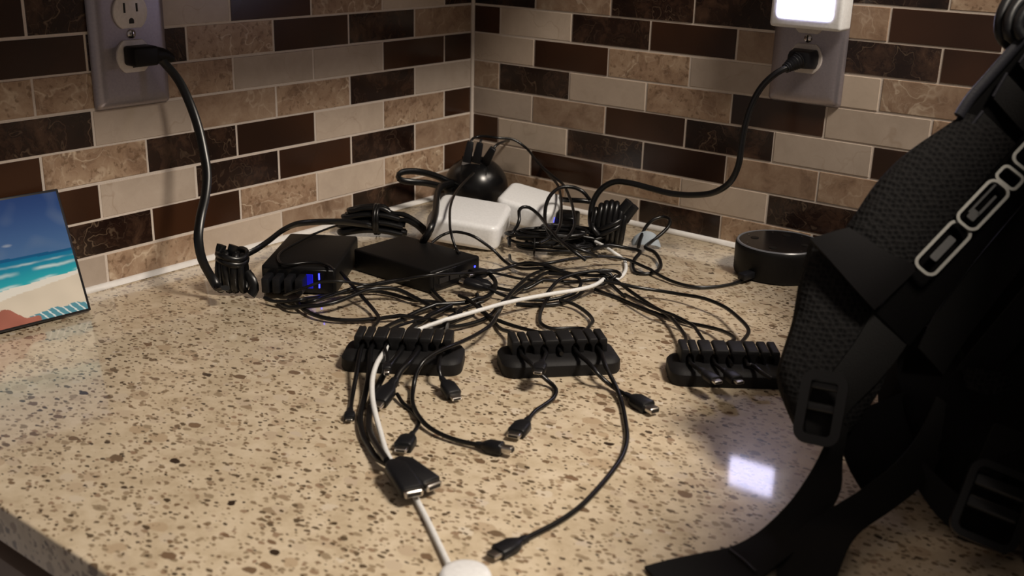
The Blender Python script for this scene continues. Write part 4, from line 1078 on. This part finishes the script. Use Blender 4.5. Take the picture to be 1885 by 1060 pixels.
for a_, lo_, hi_, fw in ((-0.0135, 0.0035, 0.0065, -0.001), (-0.0115, 0.0045, 0.0115, 0.002), (-0.007, 0.0055, 0.0165, 0.0045), (-0.001, 0.0062, 0.0195, 0.006), (0.005, 0.0060, 0.0190, 0.0058), (0.0105, 0.0050, 0.0155, 0.004), (0.0140, 0.0030, 0.0095, 0.0015), (0.0165, 0.0015, 0.0040, -0.001)):
    gs.append((vb + sr * a_ + sf * fw + Vector((0, 0, lo_)), vb + sr * a_ + sf * (fw - 0.007) + Vector((0, 0, hi_))))
ribbon('grey_strap', gs, 0.0020, M['grey_velcro'], vel, nrm=(0.5, -0.6, 0.5))

# smart speaker
spx, spy = 0.4535, -0.0540
sp = thing('smart_speaker', 'round black puck-shaped smart speaker against the tiles beside the backpack', 'speaker', (spx, spy, 0))
mt = Matrix.Translation((spx, spy, 0))
bm_obj('body', lathe([(0, 0), (0.040, 0), (0.0430, 0.0012), (0.0438, 0.004), (0.0440, 0.028), (0.0436, 0.0315), (0.0425, 0.0328), (0.0, 0.0328)], 64), M['black_plastic'], sp, mtx=mt)
bm_obj('top_disc', lathe([(0, 0.0332), (0.040, 0.0332), (0.0405, 0.0326), (0, 0.0326)], 64), M['gloss_black'], sp, mtx=mt)
bm_obj('light_ring', lathe([(0.0405, 0.0327), (0.0405, 0.0335), (0.0424, 0.0336), (0.0432, 0.0326), (0.0405, 0.0322)], 64), plain('smoky_ring', (0.11, 0.115, 0.13), 0.3), sp, mtx=mt)
for a in (10, 100, 190, 280):
    bm_obj('button', lathe([(0, 0.0004), (0.0042, 0.0004), (0.0042, 0)], 20), M['black_plastic'], sp, mtx=mt @ Matrix.Translation((0.026 * math.cos(math.radians(a)), 0.026 * math.sin(math.radians(a)), 0.0332)))
for a in range(25, 360, 51):
    bm_obj('microphone_hole', lathe([(0, 0.0003), (0.0009, 0.0003), (0.0009, 0)], 10), M['screw'], sp, mtx=mt @ Matrix.Translation((0.035 * math.cos(math.radians(a)), 0.035 * math.sin(math.radians(a)), 0.0332)))
dv = (Vector((0.4475, -0.0867, 0.006)) - Vector((spx, spy, 0.006))); dv.z = 0; dv.normalize()
pc = [o for o in C.objects if o.name == 'speaker_cable'][0]
m = basis(Vector((spx, spy, 0.0075)) + dv * 0.0430, dv)
bm_obj('plug', box_bm((0.017, 0.0095, 0.0068), (0.0085, 0, 0), 0.0014, 2), M['plug_black'], pc, mtx=m)

# ------------------------------------------------------------------ backpack
pack = thing('backpack', 'black backpack with mesh shoulder strap and silver lettered badge, straps trailing on the countertop', 'backpack', (0.7794, -0.4877, 0))
NV = (0.45, -0.8, 0.35)
def strap(name, A, B, th, mat, zfloor=None, **kw):
    return ribbon(name, list(zip([Vector(a) for a in A], [Vector(b) for b in B])), th, mat, pack, nrm=NV, **kw)
strap('body', [(0.688, -0.1639, 0.3446), (0.6849, -0.2053, 0.27), (0.6807, -0.2581, 0.2018), (0.6734, -0.3168, 0.1255), (0.6755, -0.3651, 0.0718), (0.6936, -0.4037, 0.043), (0.7233, -0.4219, 0.0252), (0.7657, -0.4516, 0.02)],
      [(0.8738, -0.0478, 0.2832), (0.8791, -0.0889, 0.1945), (0.8652, -0.1486, 0.1275), (0.865, -0.1933, 0.0708), (0.8646, -0.2528, 0.0265), (0.8601, -0.3107, 0.0087), (0.8532, -0.3635, 0.0066), (0.8452, -0.4028, 0.0071)], 0.050, M['nylon'], step=0.015, bulge=0.012, across=9)
mc = Matrix.Translation((0.955, -0.40, 0.245)) @ Matrix.Rotation(math.radians(38), 4, 'Z') @ Matrix.Rotation(math.radians(8), 4, 'Y')
bm_obj('main_compartment', box_bm((0.19, 0.34, 0.47), (0, 0, 0), 0.05, 5), M['nylon'], pack, mtx=mc)  # unseen bulk of the pack, added to block the lamp from the counter
bm_obj('added_shade_bulk', box_bm((0.13, 0.15, 0.34), (0.868, -0.50, 0.20), 0.04, 4), M['nylon'], pack)  # made-up block out of view, added to widen the pack's shadow on the counter
strap('strap_top', [(0.7219, -0.269, 0.3066), (0.7083, -0.2931, 0.2751), (0.6964, -0.3128, 0.2507), (0.6873, -0.3332, 0.226), (0.6838, -0.3429, 0.2099)],
      [(0.767, -0.2562, 0.2563), (0.7495, -0.2786, 0.2357), (0.7385, -0.2951, 0.217), (0.7294, -0.3127, 0.1987), (0.7228, -0.3236, 0.1851)], 0.010, M['nylon'], bulge=0.002)
tube('strap_binding', [(0.723, -0.2788, 0.3037), (0.7104, -0.3018, 0.2759), (0.6993, -0.3218, 0.2525), (0.6922, -0.3352, 0.2373), (0.6893, -0.3418, 0.2273)], 0.0030, M['binding'], pack, flat=1.35)
for A, B in (([(0.6964, -0.3406, 0.2205), (0.7162, -0.3378, 0.2041), (0.7332, -0.3267, 0.1874)], [(0.7007, -0.333, 0.2305), (0.7217, -0.3295, 0.2134), (0.7392, -0.318, 0.1968)]),
             ([(0.7034, -0.3259, 0.239), (0.7236, -0.3237, 0.2205), (0.7421, -0.3127, 0.2007)], [(0.7071, -0.3167, 0.2536), (0.7279, -0.3141, 0.2351), (0.7462, -0.3033, 0.2153)]),
             ([(0.7117, -0.3105, 0.2597), (0.7326, -0.3081, 0.2405), (0.7512, -0.2971, 0.2207)], [(0.7163, -0.3012, 0.273), (0.7377, -0.2985, 0.2537), (0.7564, -0.2873, 0.2341)])):
    strap('web_loop', A, B, 0.0026, M['webbing'])
    tube('web_edge', [Vector(a).lerp(Vector(b), 0.02) + Vector((0.0006, -0.0014, 0.0006)) for a, b in zip(A[:2], B[:2])][:1] + [Vector(A[0]).lerp(Vector(B[0]), 0.5) + Vector((0.0006, -0.0016, 0.0006)), Vector(B[0]) + Vector((0.0006, -0.0014, 0.0006))], 0.0011, M['binding'], pack)
strap('mesh_pad', [(0.6888, -0.3318, 0.2267), (0.68, -0.3477, 0.2177), (0.6682, -0.3683, 0.2036), (0.659, -0.385, 0.1872), (0.6533, -0.4003, 0.1684), (0.6492, -0.4091, 0.1552), (0.6489, -0.4148, 0.1428)],
      [(0.7256, -0.3195, 0.202), (0.7205, -0.3309, 0.191), (0.7134, -0.3452, 0.1767), (0.7058, -0.3598, 0.1624), (0.6987, -0.3738, 0.149), (0.6928, -0.386, 0.1376), (0.6865, -0.3963, 0.1249)], 0.013, M['air_mesh'], bulge=0.006, across=11)
strap('lower_mesh_pad', [(0.6324, -0.417, 0.1485), (0.6333, -0.4293, 0.1247), (0.636, -0.4395, 0.1024), (0.6362, -0.4488, 0.0867), (0.6371, -0.4579, 0.0704), (0.6459, -0.4624, 0.0566), (0.6569, -0.4654, 0.0425)],
      [(0.6713, -0.4023, 0.1134), (0.6793, -0.4041, 0.1011), (0.6855, -0.4079, 0.0875), (0.6885, -0.4136, 0.0752), (0.6892, -0.4196, 0.0662), (0.6876, -0.4304, 0.0567), (0.6823, -0.447, 0.0401)], 0.014, M['air_mesh'], bulge=0.005, across=11)
strap('fold_flap', [(0.6368, -0.4322, 0.1548), (0.6486, -0.4322, 0.146), (0.6608, -0.4313, 0.1357), (0.6722, -0.4286, 0.1249), (0.6798, -0.4238, 0.1162)],
      [(0.6545, -0.4155, 0.1619), (0.6659, -0.4143, 0.1568), (0.6775, -0.4119, 0.151), (0.688, -0.4072, 0.1465), (0.6962, -0.4, 0.1423)], 0.0035, plain('smooth_black_fabric', (0.006, 0.0055, 0.006), 0.7, grain=0.2, scale=1200, spec=0.08))
strap('side_web', [(0.677, -0.4127, 0.1161), (0.6741, -0.4279, 0.0986), (0.6697, -0.443, 0.0838), (0.6645, -0.4593, 0.0678), (0.6642, -0.4735, 0.0478)],
      [(0.701, -0.3996, 0.1039), (0.6959, -0.4168, 0.0857), (0.6903, -0.4322, 0.0722), (0.6828, -0.4491, 0.0589), (0.6781, -0.464, 0.0451)], 0.004, M['webbing'])
# badge strip and its letters
strap('badge_strip', [(0.7362, -0.2968, 0.2602), (0.7265, -0.3276, 0.2187), (0.717, -0.3465, 0.198), (0.7068, -0.3671, 0.1747), (0.6961, -0.3889, 0.1497), (0.6881, -0.4032, 0.1307), (0.6782, -0.4162, 0.1123)],
      [(0.7577, -0.2899, 0.238), (0.7454, -0.3215, 0.1991), (0.7355, -0.3405, 0.1791), (0.7251, -0.361, 0.1565), (0.7154, -0.3819, 0.1315), (0.7075, -0.3964, 0.1119), (0.6994, -0.4083, 0.0929)], 0.0055, M['nylon'])
for A, B in (([(0.7458, -0.297, 0.2059), (0.7331, -0.3252, 0.1757), (0.7186, -0.356, 0.1426), (0.7054, -0.3838, 0.1079), (0.7018, -0.3952, 0.0881)], [(0.7634, -0.2905, 0.1898), (0.7498, -0.3204, 0.1571), (0.7364, -0.35, 0.1247), (0.7232, -0.3779, 0.0901), (0.7178, -0.3898, 0.0722)]),
             ([(0.7665, -0.2903, 0.1723), (0.7541, -0.3165, 0.1462), (0.7408, -0.3455, 0.115), (0.7299, -0.367, 0.0909), (0.7219, -0.3842, 0.0715)], [(0.7834, -0.2829, 0.1594), (0.7689, -0.3121, 0.13), (0.7546, -0.3411, 0.1009), (0.7438, -0.3627, 0.0761), (0.7353, -0.3795, 0.0588)])):
    strap('webbing', A, B, 0.0030, M['webbing'])
b0, b1 = Vector((0.7053, -0.3886, 0.1522)), Vector((0.7272, -0.3488, 0.1931))
bxv = (b1 - b0).normalized()
cdir = (Vector((0.89474, -1.07136, 0.34553)) - b0).normalized()
def badge_at(c, along=0.0, across=0.0):
    m = basis(Vector(c), bxv, z=cdir)
    return m @ Matrix.Translation((along, across, 0))
def letter(name, c, w, h, bar, rad):
    return bm_obj(name, frame_bm(w, h, bar, 0.0022, rad), M['chrome'], pack, mtx=badge_at(c))
lo1 = letter('letter_o', (0.7052, -0.3885, 0.1529), 0.0405, 0.0160, 0.0020, 0.0058)
bm_obj('letter_bar', prism_bm(rrect(0.0190, 0.0050, 0.001, 3), 0.0012), M['badge_grey'], lo1, mtx=badge_at((0.7052, -0.3885, 0.1529)))
gq = (0.7184, -0.3659, 0.1784)
lg = letter('letter_g', gq, 0.0370, 0.0160, 0.0019, 0.0058)
bm_obj('letter_bar', join_bm(prism_bm(rrect(0.0070, 0.0052, 0.001, 3, -0.0085, 0), 0.0012), prism_bm(rrect(0.0170, 0.0016, 0.0006, 3, 0.0015, -0.0020), 0.0012), prism_bm(rrect(0.0250, 0.0014, 0.0006, 3, 0.0035, 0.0030), 0.0012)), M['badge_grey'], lg, mtx=badge_at(gq))
letter('letter_i', (0.7272, -0.3496, 0.1943), 0.0125, 0.0160, 0.0019, 0.0040)
iq = (0.7369, -0.3311, 0.2138)
lo2 = letter('letter_o', iq, 0.0390, 0.0160, 0.0020, 0.0058)
bm_obj('letter_bar', prism_bm(rrect(0.0190, 0.0050, 0.001, 3), 0.0012), M['badge_grey'], lo2, mtx=badge_at(iq))
# ladder-lock buckle at the foot of the strap
def pbasis(c, along):
    return basis(Vector(c), Vector(along), z=cdir)
kc_ = Vector((0.673, -0.4726, 0.0649)); ka = Vector((0.6748, -0.4805, 0.0437)) - Vector((0.6714, -0.465, 0.0855))
kb = bm_obj('strap_buckle', frame_bm(ka.length, 0.0275, 0.0058, 0.0075, 0.0085), M['buckle'], pack, mtx=pbasis(kc_, ka))
bm_obj('buckle_bar', box_bm((0.0052, 0.0230, 0.0052), (0.000, 0, 0.0030), 0.0016, 2), M['buckle'], kb, mtx=pbasis(kc_, ka))
bm_obj('buckle_bar', box_bm((0.0048, 0.0230, 0.0050), (-0.013, 0, 0.0030), 0.0016, 2), M['buckle'], kb, mtx=pbasis(kc_, ka))
strap('buckle_tail', [(0.6631, -0.4643, 0.0771), (0.6649, -0.4743, 0.063), (0.6689, -0.4827, 0.0491), (0.6739, -0.4834, 0.0446)], [(0.6782, -0.4525, 0.0776), (0.6803, -0.4609, 0.0667), (0.6822, -0.4701, 0.0546), (0.6829, -0.4739, 0.0505)], 0.004, M['webbing'])
# webbing tail lying on the counter
strap('webbing_tail', [(0.6786, -0.4618, 0.0555), (0.6789, -0.4791, 0.0395), (0.6789, -0.4998, 0.0289), (0.6775, -0.5204, 0.0206), (0.6703, -0.5367, 0.008), (0.6638, -0.5607, 0.006), (0.6526, -0.5748, 0.004), (0.6417, -0.5891, 0.0026), (0.6337, -0.6043, 0.0022)],
      [(0.6858, -0.4589, 0.0494), (0.69, -0.4729, 0.0342), (0.6967, -0.4879, 0.0245), (0.6975, -0.5076, 0.0146), (0.6951, -0.5338, 0.008), (0.6922, -0.5596, 0.006), (0.6875, -0.5841, 0.004), (0.6751, -0.6036, 0.0026), (0.6622, -0.6214, 0.0022)], 0.0026, M['webbing'])
tube('stitch_line', [(0.6645, -0.5645, 0.0074), (0.6757, -0.5692, 0.0073), (0.6865, -0.5751, 0.0072)], 0.0006, M['frame_black'], pack)
strap('webbing_tail', [(0.7208, -0.407, 0.0639), (0.7206, -0.4331, 0.0474), (0.7171, -0.4588, 0.0372), (0.7099, -0.4861, 0.03), (0.7018, -0.5131, 0.0252), (0.6909, -0.5275, 0.014), (0.6868, -0.5426, 0.006), (0.6951, -0.5678, 0.0024)],
      [(0.7327, -0.402, 0.0546), (0.7347, -0.427, 0.0364), (0.732, -0.453, 0.024), (0.725, -0.4801, 0.0172), (0.7187, -0.505, 0.0138), (0.7197, -0.5314, 0.014), (0.7205, -0.5425, 0.006), (0.7235, -0.5598, 0.0024)], 0.0026, M['webbing'])
strap('wing_flap', [(0.6709, -0.4332, 0.0427), (0.6763, -0.4419, 0.0316), (0.6888, -0.4511, 0.019), (0.7008, -0.4583, 0.0119)], [(0.7134, -0.39, 0.0672), (0.717, -0.4041, 0.0467), (0.7121, -0.4295, 0.0275), (0.7044, -0.4552, 0.0126)], 0.006, M['nylon'])
tube('piping', [(0.6825, -0.3909, 0.0891), (0.6979, -0.3765, 0.095), (0.7148, -0.3694, 0.0875), (0.7251, -0.3732, 0.0727), (0.7284, -0.3863, 0.0553), (0.7262, -0.4058, 0.0389)], 0.0026, M['webbing'], pack)
strap('hip_mesh', [(0.728, -0.3821, 0.0778), (0.731, -0.3884, 0.0643), (0.7367, -0.3985, 0.0433)], [(0.7516, -0.3657, 0.074), (0.7579, -0.3702, 0.0587), (0.7589, -0.3825, 0.0408)], 0.010, M['air_mesh'], bulge=0.003, across=7)
# second ladder-lock with two bars
qa = Vector((0.7732, -0.4724, 0.0111)) - Vector((0.7754, -0.4463, 0.0489))
qc = Vector((0.7749, -0.4624, 0.0311))
q = bm_obj('waist_buckle', frame_bm(qa.length, 0.0370, 0.0042, 0.0085, 0.0080), M['buckle'], pack, mtx=pbasis(qc, qa))
for x in (-0.011, 0.002):
    b = box_bm((0.0085, 0.0310, 0.0062), (x, 0, 0.0040), 0.0028, 3)
    bm_obj('buckle_bar', b, M['buckle'], q, mtx=pbasis(qc, qa))
strap('waist_web', [(0.759, -0.4187, 0.0617), (0.7589, -0.4418, 0.0456), (0.76, -0.4649, 0.0273), (0.7634, -0.4766, 0.0126)], [(0.7874, -0.4018, 0.0503), (0.7873, -0.4235, 0.0374), (0.7879, -0.4456, 0.0222), (0.7864, -0.4624, 0.0045)], 0.005, M['webbing'])
strap('waist_web', [(0.7288, -0.4426, 0.0355), (0.7439, -0.4452, 0.0272), (0.7615, -0.448, 0.0204)], [(0.7298, -0.4485, 0.0199), (0.7446, -0.4527, 0.0087), (0.7607, -0.4565, 0.0021)], 0.004, M['webbing'])
# grab handle at the top
tubes('grab_handle', [[(0.7039, -0.273, 0.3108), (0.6956, -0.2895, 0.3), (0.6935, -0.2992, 0.2873), (0.6963, -0.3022, 0.2754), (0.7015, -0.2981, 0.2694), (0.7095, -0.287, 0.2686)],
                      [(0.709, -0.2825, 0.3046), (0.7017, -0.2974, 0.2953), (0.7003, -0.3057, 0.2848), (0.7029, -0.3074, 0.2763), (0.7093, -0.3016, 0.2724)],
                      [(0.7139, -0.2919, 0.2986), (0.7078, -0.3027, 0.2906), (0.7066, -0.3074, 0.2821), (0.7108, -0.307, 0.2756)]], 0.0036, M['plug_black'], pack, sides=10)

bpy.context.view_layer.update()

# ------------------------------------------------------------------ crossing cables rest on one another
import numpy as np
from mathutils.kdtree import KDTree
def settle(rounds=80):
    objs = [o for o in LINES if o.parent is None]
    P0, own, idx, rad, lock = [], [], [], [], []
    def locked(p):
        for x, y, a in ((0.3065, -0.5238, 34.9), (0.4123, -0.4510, 47.7), (0.5168, -0.3761, 37.1)):
            a = math.radians(a)
            dx, dy = p.x - x, p.y - y
            u, v = dx * math.cos(a) + dy * math.sin(a), -dx * math.sin(a) + dy * math.cos(a)
            if 0.004 < u < 0.091 and 0.012 < v < 0.043 and 0.012 < p.z < 0.0195: return True
        return p.x < 0.004 + 0.02 or p.y > -0.02 or p.z > 0.09
    for k, o in enumerate(objs):
        n, sd, r = LINES[o]
        base = o.location
        vs = o.data.vertices
        for i in range(n):
            c = Vector((0, 0, 0))
            for q in range(sd): c += vs[i * sd + q].co
            c = c / sd + base
            P0.append(c); own.append(k); idx.append(i); rad.append(r); lock.append(locked(c))
    N = len(P0)
    z = [p.z for p in P0]
    z0 = list(z)
    starts = [i for i in range(N) if idx[i] == 0] + [N]
    near = []
    flat = KDTree(N)
    for i, p in enumerate(P0): flat.insert((p.x, p.y, 0), i)
    flat.balance()
    for i, p in enumerate(P0):
        for co, j, d in flat.find_range((p.x, p.y, 0), rad[i] * 2 + 0.0012):
            if j <= i: continue
            s = rad[i] + rad[j] + 0.0004
            if d >= s: continue
            if own[i] == own[j] and (abs(idx[i] - idx[j]) < 9 or 'coil' in objs[own[i]].name): continue
            near.append((i, j, math.sqrt(s * s - d * d)))
    order = {}
    for i, j, q in near:
        key = (own[i], own[j], idx[i] // 22, idx[j] // 22)
        order.setdefault(key, 0.0)
        order[key] += z0[i] - z0[j]
    for it in range(rounds):
        for i, j, q in near:
            sgn = 1 if order[(own[i], own[j], idx[i] // 22, idx[j] // 22)] >= 0 else -1
            gap = q - sgn * (z[i] - z[j])
            if gap <= 0: continue
            up, lo = (i, j) if sgn > 0 else (j, i)
            if lock[up] and lock[lo]: continue
            if lock[up]: z[lo] -= gap
            elif lock[lo]: z[up] += gap
            else:
                room = max(0.0, z[lo] - rad[lo])
                dn = min(gap * 0.4, room)
                z[lo] -= dn; z[up] += gap - dn
        if it < rounds - 20:
            for a, b in zip(starts, starts[1:]):
                d = [z[i] - z0[i] for i in range(a, b)]
                m = len(d)
                for _ in range(2):
                    d = [0.25 * d[max(0, i - 1)] + 0.5 * d[i] + 0.25 * d[min(m - 1, i + 1)] for i in range(m)]
                for i in range(m):
                    if not lock[a + i]: z[a + i] = min(max(z0[a + i] + d[i], rad[a + i]), z0[a + i] + 0.009)
    for k, o in enumerate(objs):
        a, b = starts[k], starts[k + 1]
        n, sd, r = LINES[o]
        vs = o.data.vertices
        for i in range(n):
            dz = z[a + i] - z0[a + i]
            for q in range(sd): vs[i * sd + q].co.z += dz
        o.data.update()
        head, tail = Vector(P0[a]), Vector(P0[b - 1])
        for ch in o.children:
            c = o.location + ch.location
            if (c - tail).length < 0.03: ch.location.z += z[b - 1] - z0[b - 1]
            elif (c - head).length < 0.03: ch.location.z += z[a] - z0[a]
settle()
bpy.context.view_layer.update()
